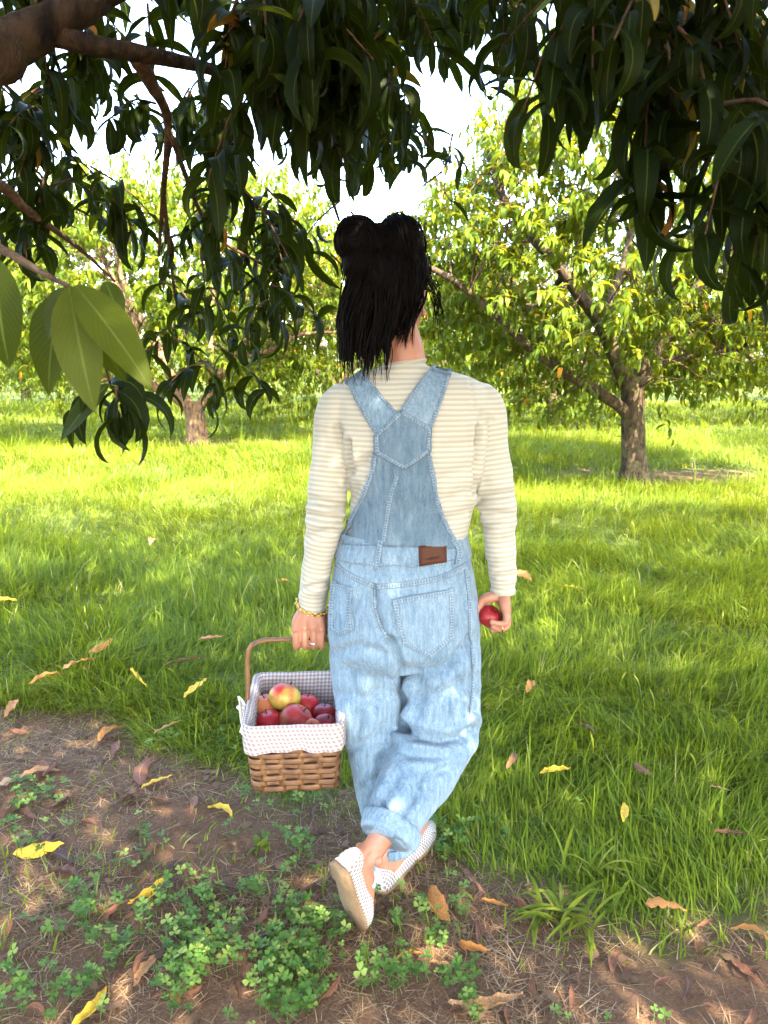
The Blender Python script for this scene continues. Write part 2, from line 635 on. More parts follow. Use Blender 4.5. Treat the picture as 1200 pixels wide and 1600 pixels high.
def mat_fruit(name, red, yellow, amt):
    k = NT(name)
    n = k.noise(14, 3, .5)
    st = k.noise(40, 3, .6, k.mapping(k.coord(), (1, 1, .2)))
    f = k.ramp(k.math('ADD', n, k.math('MULTIPLY', st, .25)), [(.62 - amt, (0, 0, 0)), (.80 - amt * .5, (1, 1, 1))])
    col = k.mix(f, red, yellow)
    sp = k.n('TexVoronoi')
    sp.inputs['Scale'].default_value = 260
    k.set(sp.inputs['Vector'], k.coord())
    dot = k.math('LESS_THAN', sp.outputs['Distance'], .16)
    col = k.mix(k.math('MULTIPLY', dot, .25), col, (.75, .5, .3))
    return k.done(k.principled(col, .42, .3))
FRUIT = {
    'red': mat_fruit('apple_red', (.36, .008, .016), (.42, .03, .02), .05),
    'crimson': mat_fruit('apple_crimson', (.19, .006, .011), (.28, .015, .015), .0),
    'blush': mat_fruit('apple_blush', (.34, .022, .020), (.38, .27, .04), .10),
    'orange': mat_fruit('apple_orange', (.36, .035, .02), (.42, .16, .045), .14),
    'dusky': mat_fruit('apple_dusky', (.28, .022, .022), (.36, .12, .05), .06),
}
# ---------------------------------------------------------------- the ground
# line in the photograph below which the grass gives way to bare soil, as points on the ground
EDGE = np.array([ground(*p)[:2] for p in [(-500, 1095), (0, 1110), (100, 1105), (190, 1118), (290, 1180), (390, 1222), (450, 1245), (560, 1265), (650, 1305),
                                          (760, 1355), (860, 1388), (950, 1425), (1080, 1452), (1200, 1462), (1500, 1470)]])

def bareness(x, y):
    """1 on bare soil, 0 under grass"""
    e = np.interp(x, EDGE[:, 0], EDGE[:, 1])
    w = noise2(x, y, 3.0, 4) * .13 + noise2(x, y, 9.0, 8) * .08
    b = np.clip((e - y + w) / .16 + .5, 0, 1)
    for (cx, cy, rx, ry) in TREE_BARE:
        d = ((x - cx) / rx) ** 2 + ((y - cy) / ry) ** 2 + noise2(x, y, 2.0, 6) * .5
        b = np.maximum(b, np.clip(1.25 - d, 0, 1) * .85)
    return b

LEFT_BASE = ground(308, 694)
RIGHT_BASE = ground(990, 754)
TREE_BARE = [(LEFT_BASE[0] + .3, LEFT_BASE[1] + .1, 1.3, .55), (RIGHT_BASE[0] + .55, RIGHT_BASE[1] + .5, 1.5, .55)]

def height(x, y):
    far = np.clip((y - 2.2) / 2.5, 0, 1)
    h = .028 * noise2(x, y, .9, 1) * far + .012 * noise2(x, y, 3.2, 2) * np.clip((y - 1.2) / 2, .15, 1)
    # low mown ridges crossing the alley at a slant
    ph = (y * .93 + x * .38)
    h = h + .022 * np.sin(ph * 5.3 + noise2(x, y, .7, 5) * 2.0) * far * np.clip((9.5 - y) / 3, 0, 1)
    near = np.exp(-(((x - .02) / .5) ** 2 + ((y - 1.8) / .45) ** 2))
    return h * (1 - near)

def axis(lo, hi, fine_lo, fine_hi, step, grow):
    a = list(np.arange(fine_lo, fine_hi, step))
    s, v = step, fine_hi
    while v < hi:
        a.append(v); s *= grow; v += s
    a.append(hi)
    s, v = step, fine_lo
    b = []
    while v > lo:
        s *= grow; v -= s; b.append(max(v, lo))
    return np.array(sorted(set(b)) + a)
gx = axis(-260, 260, -2.6, 2.6, .05, 1.10)
gy = axis(-60, 420, .5, 5.0, .05, 1.08)
X, Y = np.meshgrid(gx, gy)
xs, ys = X.ravel(), Y.ravel()
bz = bareness(xs, ys)
gz = height(xs, ys) + bz * .006 * noise2(xs, ys, 14, 3) * (ys < 7)
nx, ny = len(gx), len(gy)
ii = (np.arange(ny - 1)[:, None] * nx + np.arange(nx - 1)[None]).ravel()
GF = np.stack([ii, ii + 1, ii + nx + 1, ii + nx], -1)
ground_obj = add_obj('ground', make_mesh('ground', np.stack([xs, ys, gz], -1), GF, attrs={'bare': bz}), M_SOIL)
tag(ground_obj, 'bare brown orchard soil under the grass', 'ground', kind='structure')

def blades(x, y, h, w, az, lean, rnd, segs=3, z0=None, curl=1.0, stiff=1.6):
    """grass blades as tapering ribbons; lean = how far the tip goes sideways relative to the height"""
    n = len(x)
    z0 = height(x, y) if z0 is None else z0
    da = np.stack([np.cos(az), np.sin(az)], -1)
    fa = az + math.pi / 2 + rng.uniform(-.7, .7, n)
    side = np.stack([np.cos(fa), np.sin(fa)], -1)
    rows, ts = [], []
    for i in range(segs + 1):
        t = i / segs
        off = lean * h * t ** stiff
        cz = z0 + h * (t - .5 * np.minimum(lean, 1.3) * curl * t * t * .75) - .004
        cx, cy = x + da[:, 0] * off, y + da[:, 1] * off
        ww = w * (1 - t ** 1.6) * .5
        if i < segs:
            rows.append(np.stack([cx - side[:, 0] * ww, cy - side[:, 1] * ww, cz], -1))
            rows.append(np.stack([cx + side[:, 0] * ww, cy + side[:, 1] * ww, cz], -1))
            ts += [t, t]
        else:
            rows.append(np.stack([cx, cy, cz], -1))
            ts.append(t)
    k = len(rows)
    V = np.stack(rows, 1).reshape(-1, 3)
    b = np.arange(n)[:, None] * k
    F = []
    for i in range(segs - 1):
        F.append(b + np.array([2 * i, 2 * i + 1, 2 * i + 3]))
        F.append(b + np.array([2 * i, 2 * i + 3, 2 * i + 2]))
    F.append(b + np.array([2 * segs - 2, 2 * segs - 1, 2 * segs]))
    return V, np.concatenate(F), np.tile(ts, n), np.repeat(rnd, k)

def join(parts):
    V, F, A, B, o = [], [], [], [], 0
    for v, f, a, b in parts:
        V.append(v); F.append(f + o); A.append(a); B.append(b); o += len(v)
    return np.concatenate(V), np.concatenate(F), np.concatenate(A), np.concatenate(B)

def scatter(y0, y1, n, margin=.6, slope=.60):
    y = np.sqrt(rng.uniform(y0 ** 2, y1 ** 2, n))
    x = rng.uniform(-1, 1, n) * (slope * y + margin)
    return x, y

parts = []
for (y0, y1, n, hh, ww, segs) in [(1.5, 3.3, 82000, .088, .0050, 3), (3.3, 5.5, 84000, .098, .0062, 3), (5.5, 8.5, 75000, .095, .0082, 2),
                                  (8.5, 13.5, 70000, .12, .012, 2), (13.5, 24, 38000, .14, .024, 2), (24, 60, 15000, .16, .06, 2)]:
    x, y = scatter(y0, y1, n)
    b = bareness(x, y)
    clump = noise2(x, y, 5.5, 21) * .5 + noise2(x, y, 1.7, 22) * .5
    keep = rng.uniform(0, 1, n) > np.clip(b * 1.25, 0, .90 if y0 < 3 else .93)
    # worn thinner here and there
    keep &= rng.uniform(0, 1, n) < .80 + .5 * clump
    x, y, b, clump = x[keep], y[keep], b[keep], clump[keep]
    m = len(x)
    h = hh * rng.lognormal(0, .42, m) * (1 + .55 * clump) * (1 - .55 * b) * (.72 + .28 * np.clip((y - 2) / 1.5, 0, 1))
    az = noise2(x, y, 1.1, 31) * 3.2 + noise2(x, y, 4.0, 32) * 1.3 - .5 + rng.normal(0, .95, m)
    lean = np.abs(rng.normal(.72, .5, m)) + .25 * np.clip(noise2(x, y, 1.5, 33), 0, 1)
    rnd = np.clip(.42 + .20 * noise2(x, y, .8, 41) + .12 * noise2(x, y, 6, 42) + rng.normal(0, .14, m), 0, .9)
    dry = rng.uniform(0, 1, m) < .025 + .10 * b
    rnd = np.where(dry, rng.uniform(.9, 1, m), rnd)
    parts.append(blades(x, y, h, ww * rng.uniform(.6, 1.35, m), az, lean, rnd, segs))
V, F, T, R = join(parts)
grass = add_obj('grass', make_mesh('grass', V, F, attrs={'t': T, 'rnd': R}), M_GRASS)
tag(grass, 'long green orchard grass lit yellow beyond the shade', 'grass', kind='stuff')

# seed heads standing in the grass
parts = []
x, y = scatter(2.2, 7.5, 520)
k_ = bareness(x, y) < .2
x, y = x[k_], y[k_]
mb = MB()
for xx, yy in zip(x, y):
    hz = float(height(np.array([xx]), np.array([yy]))[0])
    h = random.uniform(.09, .16)
    a = random.uniform(0, 6.28)
    l = random.uniform(.02, .06)
    p = spline([(xx, yy, hz), (xx + l * .3 * math.cos(a), yy + l * .3 * math.sin(a), hz + h * .7), (xx + l * math.cos(a), yy + l * math.sin(a), hz + h)], 5)
    v, f, uv = tube(p, [.0008, .0008, .0009, .0042, .0012], 4)
    mb.add(v, f, uv, t=.8, rnd=random.uniform(.72, .95))
seed = mb.build('grass_seed_heads', M_GRASS)
tag(seed, 'pale grass seed heads standing in the lawn', 'grass', kind='stuff')

# dry straw lying on the soil
x, y = scatter(.95, 3.4, 120000, .35)
b = bareness(x, y)
patch = noise2(x, y, 3.5, 51)
keep = (rng.uniform(0, 1, len(x)) < b * (.55 + .6 * patch)) 
x, y = x[keep], y[keep]
m = len(x)
V, F, T, R = blades(x, y, rng.uniform(.012, .03, m), rng.uniform(.0014, .0034, m), rng.uniform(0, 6.28, m), rng.uniform(1.5, 4.2, m), np.clip(rng.normal(.5, .25, m), 0, 1), 3, curl=1.05, stiff=1.0)
straw = add_obj('straw', make_mesh('straw', V, F, attrs={'t': T, 'rnd': R}), M_STRAW)
tag(straw, 'dry tan grass clippings strewn over the bare soil', 'straw', kind='stuff')

# small weathered leaf scraps
x, y = scatter(.95, 3.3, 2600, .35)
b = bareness(x, y)
keep = rng.uniform(0, 1, len(x)) < b * .5
x, y = x[keep], y[keep]
mb = MB()
for xx, yy in zip(x, y):
    s = random.uniform(.006, .019)
    a = random.uniform(0, 6.28)
    hz = float(height(np.array([xx]), np.array([yy]))[0]) + .006
    loc = np.array([[-1, -.4, random.uniform(0, .5)], [-.2, -.6, .1], [1, -.2, random.uniform(0, .6)], [.7, .5, .2], [-.1, .6, random.uniform(.1, .7)], [-.8, .35, .1]]) * s
    c, sn = math.cos(a), math.sin(a)
    mb.add(np.stack([xx + loc[:, 0] * c - loc[:, 1] * sn, yy + loc[:, 0] * sn + loc[:, 1] * c, hz + loc[:, 2]], -1), [(0, 1, 4, 5), (1, 2, 3, 4)], rnd=random.choice([0, .05, .12, .2, .35]))
litter = mb.build('leaf_litter', M_STRAW)
tag(litter, 'crumbled dark leaf scraps on the bare soil', 'leaf litter', kind='stuff')

# clover: three round leaflets on a thin stalk
def clover_plants():
    spots = []
    for (px, py, rx, ry, n) in [(420, 1520, 190, 90, 420), (220, 1480, 120, 60, 90), (560, 1500, 140, 90, 170), (330, 1410, 130, 45, 90), (40, 1280, 70, 60, 130),
                                (120, 1420, 130, 60, 40), (430, 1325, 90, 50, 60), (650, 1420, 80, 60, 45), (450, 1250, 70, 25, 50), (700, 1320, 50, 25, 25),
                                (690, 1560, 120, 50, 45), (60, 1560, 110, 50, 60), (230, 1330, 100, 40, 25), (880, 1300, 200, 60, 50), (960, 1590, 150, 25, 12), (330, 1150, 120, 35, 50)]:
        for _ in range(n):
            a, r = random.uniform(0, 6.28), math.sqrt(random.random()) * random.uniform(.6, 1.15)
            g = ground(px + rx * r * math.cos(a), py + ry * r * math.sin(a))
            spots.append(g[:2])
    return np.array(spots)
cs = clover_plants()
# clover clusters in clumps, so keep those where the clump noise is high
cn = noise2(cs[:, 0], cs[:, 1], 9.0, 61)
cs = cs[(cn > .0) | (rng.uniform(0, 1, len(cn)) < .12)]
cs = cs[rng.uniform(0, 1, len(cs)) < .62]
mb = MB()
leaflet = np.array([[0, 0], [.35, .33], [.75, .50], [1.0, .34], [.96, 0], [1.0, -.34], [.75, -.50], [.35, -.33]])
for (xx, yy) in cs:
    for _ in range(random.choice([1, 2, 2, 3])):
        x0, y0 = xx + random.gauss(0, .008), yy + random.gauss(0, .008)
        hz = float(height(np.array([x0]), np.array([y0]))[0])
        h = random.uniform(.018, .055)
        tx, ty = x0 + random.gauss(0, .010), y0 + random.gauss(0, .010)
        s = random.uniform(.008, .0155)
        a0 = random.uniform(0, 6.28)
        r = random.uniform(0, 1)
        v, f, uv = tube([(x0, y0, hz), (tx, ty, hz + h)], .0007, 3, cap=False)
        mb.add(v, f, uv, rnd=r * .6)
        nrm_x, nrm_y = random.gauss(0, .25), random.gauss(0, .25)
        for q in range(3):
            a = a0 + q * 2.094
            c, sn = math.cos(a), math.sin(a)
            lx, ly = leaflet[:, 0] * s, leaflet[:, 1] * s
            wx, wy = lx * c - ly * sn, lx * sn + ly * c
            wz = hz + h + np.abs(ly) * .35 + lx * .1 + wx * nrm_x + wy * nrm_y
            mb.add(np.stack([tx + wx, ty + wy, wz], -1), [(0, 1, 2, 4), (2, 3, 4), (0, 4, 6, 7), (4, 5, 6)], rnd=r)
clover = mb.build('clover', M_CLOVER)
tag(clover, 'low green clover growing in patches on the bare soil', 'clover', kind='stuff')

# ---------------------------------------------------------------- leaves
def leaf_shape(e0, bend, length, width, fold, roll, twist, rows, wave=0.0):
    """one hanging peach leaf with its stalk at the origin, growing along +X and bending down"""
    s = np.linspace(0, 1, rows)
    e = e0 - bend * s ** 1.2
    d = np.stack([np.cos(e), np.zeros(rows), np.sin(e)], -1)
    P = np.concatenate([[np.zeros(3)], np.cumsum((d[:-1] + d[1:]) / 2, 0)]) * length / (rows - 1)
    side0 = np.array([0., 1., 0.])
    nrm = np.cross(d, side0)
    ang = roll + twist * s
    side = np.cos(ang)[:, None] * side0 + np.sin(ang)[:, None] * nrm
    up = np.cross(d, side)
    prof = np.clip(np.sin(math.pi * np.clip(s, 0, 1) ** .85) ** .8, 0, 1) * (1 - .15 * s)
    prof[0] = .10; prof[-1] = 0.02
    w = width * .5 * prof
    wv = wave * np.sin(s * 17) * prof
    L = P + side * w[:, None] + up * (fold * w + wv)[:, None]
    Rr = P - side * w[:, None] + up * (fold * w - wv)[:, None]
    V = np.stack([L, P, Rr], 1).reshape(-1, 3)
    uv = np.stack([np.tile([0, .5, 1.], rows), np.repeat(s, 3)], -1)
    F = []
    for i in range(rows - 1):
        a = i * 3
        F += [(a, a + 1, a + 4, a + 3), (a + 1, a + 2, a + 5, a + 4)]
    return V, np.array(F), uv

def flat_leaf(shape):
    """the same leaf with only its two edges, for leaves far off"""
    v, f, uv = shape
    rows = len(v) // 3
    keep = np.array([[i * 3, i * 3 + 2] for i in range(rows)]).ravel()
    F = np.array([(2 * i, 2 * i + 1, 2 * i + 3, 2 * i + 2) for i in range(rows - 1)])
    return v[keep], F, uv[keep]

def leaf_variants(n, rows, seed):
    r = random.Random(seed)
    out = []
    for i in range(n):
        out.append(leaf_shape(math.radians(r.uniform(-55, 15)), math.radians(r.choice([r.uniform(20, 60), r.uniform(50, 110), r.uniform(90, 165)])), 1.0,
                              r.uniform(.23, .31), r.uniform(.15, .55), r.uniform(-.5, .5), r.uniform(-.7, .7), rows, r.uniform(0, .015)))
    return out
NEAR_VAR = leaf_variants(14, 9, 3)
MID_VAR = [flat_leaf(s) for s in leaf_variants(16, 4, 9)]
FAR_VAR = [flat_leaf(s) for s in leaf_variants(14, 3, 10)]

def instance_leaves(var, idx, loc, az, tilt, scale, rnd):
    """joins many placed copies of leaf shapes: returns V, F, uv, rnd"""
    Vs, Fs, Us, Rs, o = [], [], [], [], 0
    for k, (v, f, uv) in enumerate(var):
        sel = np.where(idx == k)[0]
        if not len(sel):
            continue
        c, s = np.cos(az[sel])[:, None], np.sin(az[sel])[:, None]
        ct, st = np.cos(tilt[sel])[:, None], np.sin(tilt[sel])[:, None]
        x, y, z = v[None, :, 0], v[None, :, 1], v[None, :, 2]
        x2, z2 = x * ct + z * st, -x * st + z * ct
        W = np.stack([x2 * c - y * s, x2 * s + y * c, np.broadcast_to(z2, (len(sel), v.shape[0]))], -1) * scale[sel][:, None, None] + loc[sel][:, None]
        Vs.append(W.reshape(-1, 3))
        Fs.append((f[None] + (np.arange(len(sel)) * len(v))[:, None, None]).reshape(-1, 4) + o)
        Us.append(np.tile(uv, (len(sel), 1)))
        Rs.append(np.repeat(rnd[sel], len(v)))
        o += len(sel) * len(v)
    return np.concatenate(Vs), np.concatenate(Fs), np.concatenate(Us), np.concatenate(Rs)

class Leaves:
    def __init__(self):
        self.loc, self.az, self.tilt, self.scale, self.rnd = [], [], [], [], []
    def twig(self, a, b, n, length, sag=.04, first=.1):
        """leaves spiral along a shoot from a to b"""
        a, b = np.asarray(a, float), np.asarray(b, float)
        t = np.linspace(first, 1, n) + rng.normal(0, .02, n)
        p = a + (b - a) * t[:, None]
        p[:, 2] -= sag * t * t
        az0 = rng.uniform(0, 6.28)
        dirn = math.atan2(b[1] - a[1], b[0] - a[0])
        az = az0 + np.arange(n) * 2.4 + rng.normal(0, .25, n)
        hor = math.hypot(b[0] - a[0], b[1] - a[1])
        az = np.where(rng.uniform(0, 1, n) < .35 * min(1, hor / .2), dirn + rng.normal(0, .6, n), az)
        self.loc.append(p); self.az.append(az)
        self.tilt.append(rng.normal(.1, .30, n))
        self.scale.append(length * rng.normal(1, .17, n).clip(.55, 1.4))
        self.rnd.append(np.clip(rng.beta(2.0, 2.6, n) * .92 + (rng.uniform(0, 1, n) < .022) * .5, 0, 1))
    def arrays(self):
        return [np.concatenate(q) for q in (self.loc, self.az, self.tilt, self.scale, self.rnd)]

def tree_root(name, base, label, group):
    r = empty(name)
    r.location = tuple(base)
    tag(r, label, 'tree', group)
    return r

def local(V, base):
    return np.asarray(V) - np.asarray(base)

SKY_GAP = [[(585, 330), (575, 250), (600, 150), (630, 60), (720, -200), (1500, -200), (1500, 40), (900, 60), (815, 95), (800, 190), (765, 215), (752, 262), (715, 290), (690, 318), (640, 335)]]

def orchard_tree(name, base, label, limbs, centre, radii, nclust, leaf_len, per=16, warm=False, gaps=True, seed=1, bark=None, var=None, reuse=None, low=.95):
    """limbs: list of (points, start radius, end radius); the first is the trunk"""
    r_ = np.random.default_rng(seed)
    root = tree_root(name, base, label, 'peach trees of the orchard')
    mat = bark or M_BARK
    nodes = []
    for i, (pts, r0, r1) in enumerate(limbs):
        P = spline(pts, 16 if i else 12)
        R = np.linspace(r0, r1, len(P))
        if i == 0:
            R = R * (1 + .45 * np.exp(-np.linspace(0, 1, len(P)) * 9))
        P = P + np.stack([vnoise(P, 3.0, seed + 7), vnoise(P, 3.0, seed + 8), vnoise(P, 3.0, seed + 9)], -1) * .025 * (np.linspace(0, 1, len(P))[:, None])
        v, f, uv = tube(P, R, 12, rough=.16, seed=seed + i)
        m = MB().add(local(v, base), f, uv)
        m.build('trunk' if i == 0 else 'limb', mat, root)
        nodes.append(P[3 if i else 8:])
    nodes = np.concatenate(nodes)
    if reuse is not None:
        src, ang, scl = reuse
        for ch in src.children:
            if ch.name.split('.')[0] in ('crown', 'twigs'):
                c = ch.copy()
                COL.objects.link(c)
                c.parent = root
                c.rotation_euler = (0, 0, ang)
                c.scale = (scl, scl, scl)
        return root
    # shoots fill the crown: many near its surface, fewer inside
    centre, radii = np.asarray(centre, float), np.asarray(radii, float)
    limb_px = []
    if gaps:                                   # the big limbs stay free of leaves on the near side, as the pruned trees do
        for pts, r0, r1 in limbs[:5]:
            a, b, _ = proj(np.array(pts))
            limb_px.append((list(zip(a, b)), float(np.mean([p[1] for p in pts]))))
    L = Leaves()
    mbt = MB()
    cnt = 0
    guard = 0
    while cnt < nclust and guard < nclust * 12:
        guard += 1
        d = r_.normal(0, 1, 3)
        d /= np.linalg.norm(d)
        q = r_.uniform(.35, 1) ** .45
        c = centre + d * radii * q * (1 + .22 * float(vnoise(d[None] * 1.0, 2.2, seed)[0]))
        if c[2] < base[2] + low:
            continue
        if gaps:
            px, py, dep = proj(c)
            if any(inside(px, py - 10, g) for g in SKY_GAP):
                continue
        if limb_px and any(c[1] < yy + .15 and float(poly_dist(np.array([[px, py]]), ln)[0]) < 15 for ln, yy in limb_px):
            continue
        cnt += 1
        top = max(0, d[2])
        ln = r_.uniform(.25, .55)
        up = .9 * top + r_.uniform(-.35, .35)
        dr = np.array([d[0], d[1], 0]) * (1 - .6 * top) + np.array([0, 0, up])
        dr = dr / (np.linalg.norm(dr) + 1e-6)
        b = c + dr * ln
        L.twig(c, b, per, leaf_len, sag=.05)
        if cnt % 5 == 0 and np.linalg.norm(nodes - c, axis=1).min() < 1.1:
            j = np.argmin(np.linalg.norm(nodes - c, axis=1) + r_.uniform(0, .5, len(nodes)))
            s = nodes[j]
            mid = (s + c) / 2 + np.array([0, 0, .12]) + r_.normal(0, .05, 3)
            v, f, uv = tube(spline([s, mid, c, b], 7), np.linspace(.010, .0025, 7), 5, cap=False)
            mbt.add(local(v, base), f, uv)
    mbt.build('twigs', M_TWIG, root)['kind'] = 'stuff'
    loc, az, tilt, sc, rnd = L.arrays()
    var = var or FAR_VAR
    idx = r_.integers(0, len(var), len(loc))
    V, F, U, R = instance_leaves(var, idx, loc, az, tilt, sc, rnd)
    cr = add_obj('crown', make_mesh('crown', local(V, base), F, U, {'rnd': R}), M_LEAF_FAR, root)
    cr['kind'] = 'stuff'
    return root

def pt(px, py, Y): return tuple(at(px, py, Y))

# right-hand tree in the alley
yb = RIGHT_BASE[1]
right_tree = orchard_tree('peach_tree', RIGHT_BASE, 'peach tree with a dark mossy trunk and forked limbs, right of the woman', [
    ([tuple(RIGHT_BASE - np.array([0, 0, .05])), pt(991, 700, yb), pt(988, 640, yb), pt(990, 590, yb)], .135, .12),
    ([pt(985, 655, yb), pt(965, 632, yb - .1), pt(905, 595, yb - .35), pt(830, 545, yb - .6), pt(760, 480, yb - .8), pt(690, 430, yb - .9), pt(630, 405, yb - .95)], .075, .022),
    ([pt(987, 610, yb), pt(962, 560, yb), pt(935, 500, yb - .1), pt(900, 455, yb - .15), pt(862, 405, yb - .2), pt(800, 330, yb - .25), pt(770, 270, yb - .2)], .095, .03),
    ([pt(993, 605, yb), pt(1015, 565, yb), pt(1062, 490, yb + .1), pt(1115, 420, yb + .15), pt(1185, 345, yb + .3), pt(1240, 250, yb + .4)], .09, .03),
    ([pt(1018, 572, yb), pt(1070, 558, yb + .1), pt(1150, 546, yb + .3), pt(1230, 530, yb + .4)], .035, .015),
    ([pt(945, 520, yb), pt(960, 450, yb + .4), pt(985, 370, yb + .8), pt(980, 290, yb + 1)], .055, .02),
    ([pt(880, 430, yb - .1), pt(840, 480, yb + .5), pt(780, 470, yb + .9), pt(720, 440, yb + 1.1)], .04, .015),
], at(985, 370, yb + .2) , (2.45, 2.0, 1.72), 2050, .148, 17, seed=3, var=MID_VAR, low=.8)

yl = LEFT_BASE[1]
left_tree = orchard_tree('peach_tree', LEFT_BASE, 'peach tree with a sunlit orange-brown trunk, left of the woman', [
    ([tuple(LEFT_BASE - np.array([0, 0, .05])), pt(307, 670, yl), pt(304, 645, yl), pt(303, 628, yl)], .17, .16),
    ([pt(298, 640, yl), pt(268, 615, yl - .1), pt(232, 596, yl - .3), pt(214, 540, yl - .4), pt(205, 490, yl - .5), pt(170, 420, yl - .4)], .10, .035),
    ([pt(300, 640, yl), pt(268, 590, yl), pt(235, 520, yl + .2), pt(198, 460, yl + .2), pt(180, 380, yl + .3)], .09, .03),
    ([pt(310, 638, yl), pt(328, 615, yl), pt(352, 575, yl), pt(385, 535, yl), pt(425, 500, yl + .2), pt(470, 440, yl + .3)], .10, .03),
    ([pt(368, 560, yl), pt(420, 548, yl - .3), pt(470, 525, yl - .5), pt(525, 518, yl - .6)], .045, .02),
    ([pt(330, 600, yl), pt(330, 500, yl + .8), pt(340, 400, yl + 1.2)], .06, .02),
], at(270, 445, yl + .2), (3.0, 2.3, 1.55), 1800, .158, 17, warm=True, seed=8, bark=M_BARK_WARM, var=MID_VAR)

FAR_SRC = []
def generic_tree(x, y, label, seed, hgt=4.2, rad=2.4, n=430, ll=.16, per=14):
    q = random.Random(seed)
    base = np.array([x, y, -.02])
    fork = base + np.array([q.uniform(-.1, .1), q.uniform(-.1, .1), q.uniform(.75, 1.0)])
    limbs = [([tuple(base), tuple((base + fork) / 2 + np.array([q.uniform(-.05, .05), 0, 0])), tuple(fork)], .15, .13)]
    for i in range(4):
        a = i * 1.57 + q.uniform(-.5, .5)
        l = q.uniform(.6, .85) * rad
        limbs.append(([tuple(fork - np.array([0, 0, .1])), tuple(fork + np.array([math.cos(a) * l * .45, math.sin(a) * l * .45, .8])),
                       tuple(fork + np.array([math.cos(a) * l, math.sin(a) * l, hgt * .52]))], .085, .025))
    reuse = None
    if len(FAR_SRC) >= 5:
        reuse = (FAR_SRC[q.randrange(5)], q.uniform(0, 6.28), q.uniform(.92, 1.12))
    t = orchard_tree('peach_tree', base, label, limbs, base + np.array([0, 0, hgt * .52]), (rad, rad, hgt * .48), n, ll, per, seed=seed, gaps=False, reuse=reuse, low=.2)
    if reuse is None:
        FAR_SRC.append(t)
    return t

FAR = [(-9.6, 13.4, 'leafy peach tree at the left border, beyond the hanging branches'), (9.2, 9.6, 'leafy peach tree cut by the right border'),
       (-1.2, 17.6, 'peach tree behind the woman, its crown left of her bun'), (3.6, 16.2, 'peach tree behind the mossy trunk, low crown right of her shoulder'),
       (-7.6, 19.5, 'peach tree in the row behind the orange-brown trunk'), (8.8, 16.8, 'peach tree in the far row, rightmost behind the forked limbs'),
       (-4.0, 24.5, 'distant peach tree left of her head, above the sunny grass'), (1.4, 24.0, 'distant peach tree directly beyond her head'), (6.6, 25.0, 'distant peach tree seen under the right-hand crown'),
       (-11.5, 25.0, 'distant peach tree at the far left of the orchard'), (12.8, 25.0, 'distant peach tree at the far right of the orchard'),
       (-16.5, 33, 'pale far peach tree closing the row at left'), (-6.5, 33, 'pale far peach tree closing the orchard behind the left trunk'), (3.5, 33, 'pale far peach tree closing the orchard behind her neck'),
       (13.5, 34, 'pale far peach tree closing the row at right')]
for i, (x, y, lb) in enumerate(FAR):
    far = y > 20
    generic_tree(x, y, lb, 40 + i, hgt=random.uniform(4.0, 4.7), rad=random.uniform(2.4, 2.9), n=1100, ll=.175, per=16)
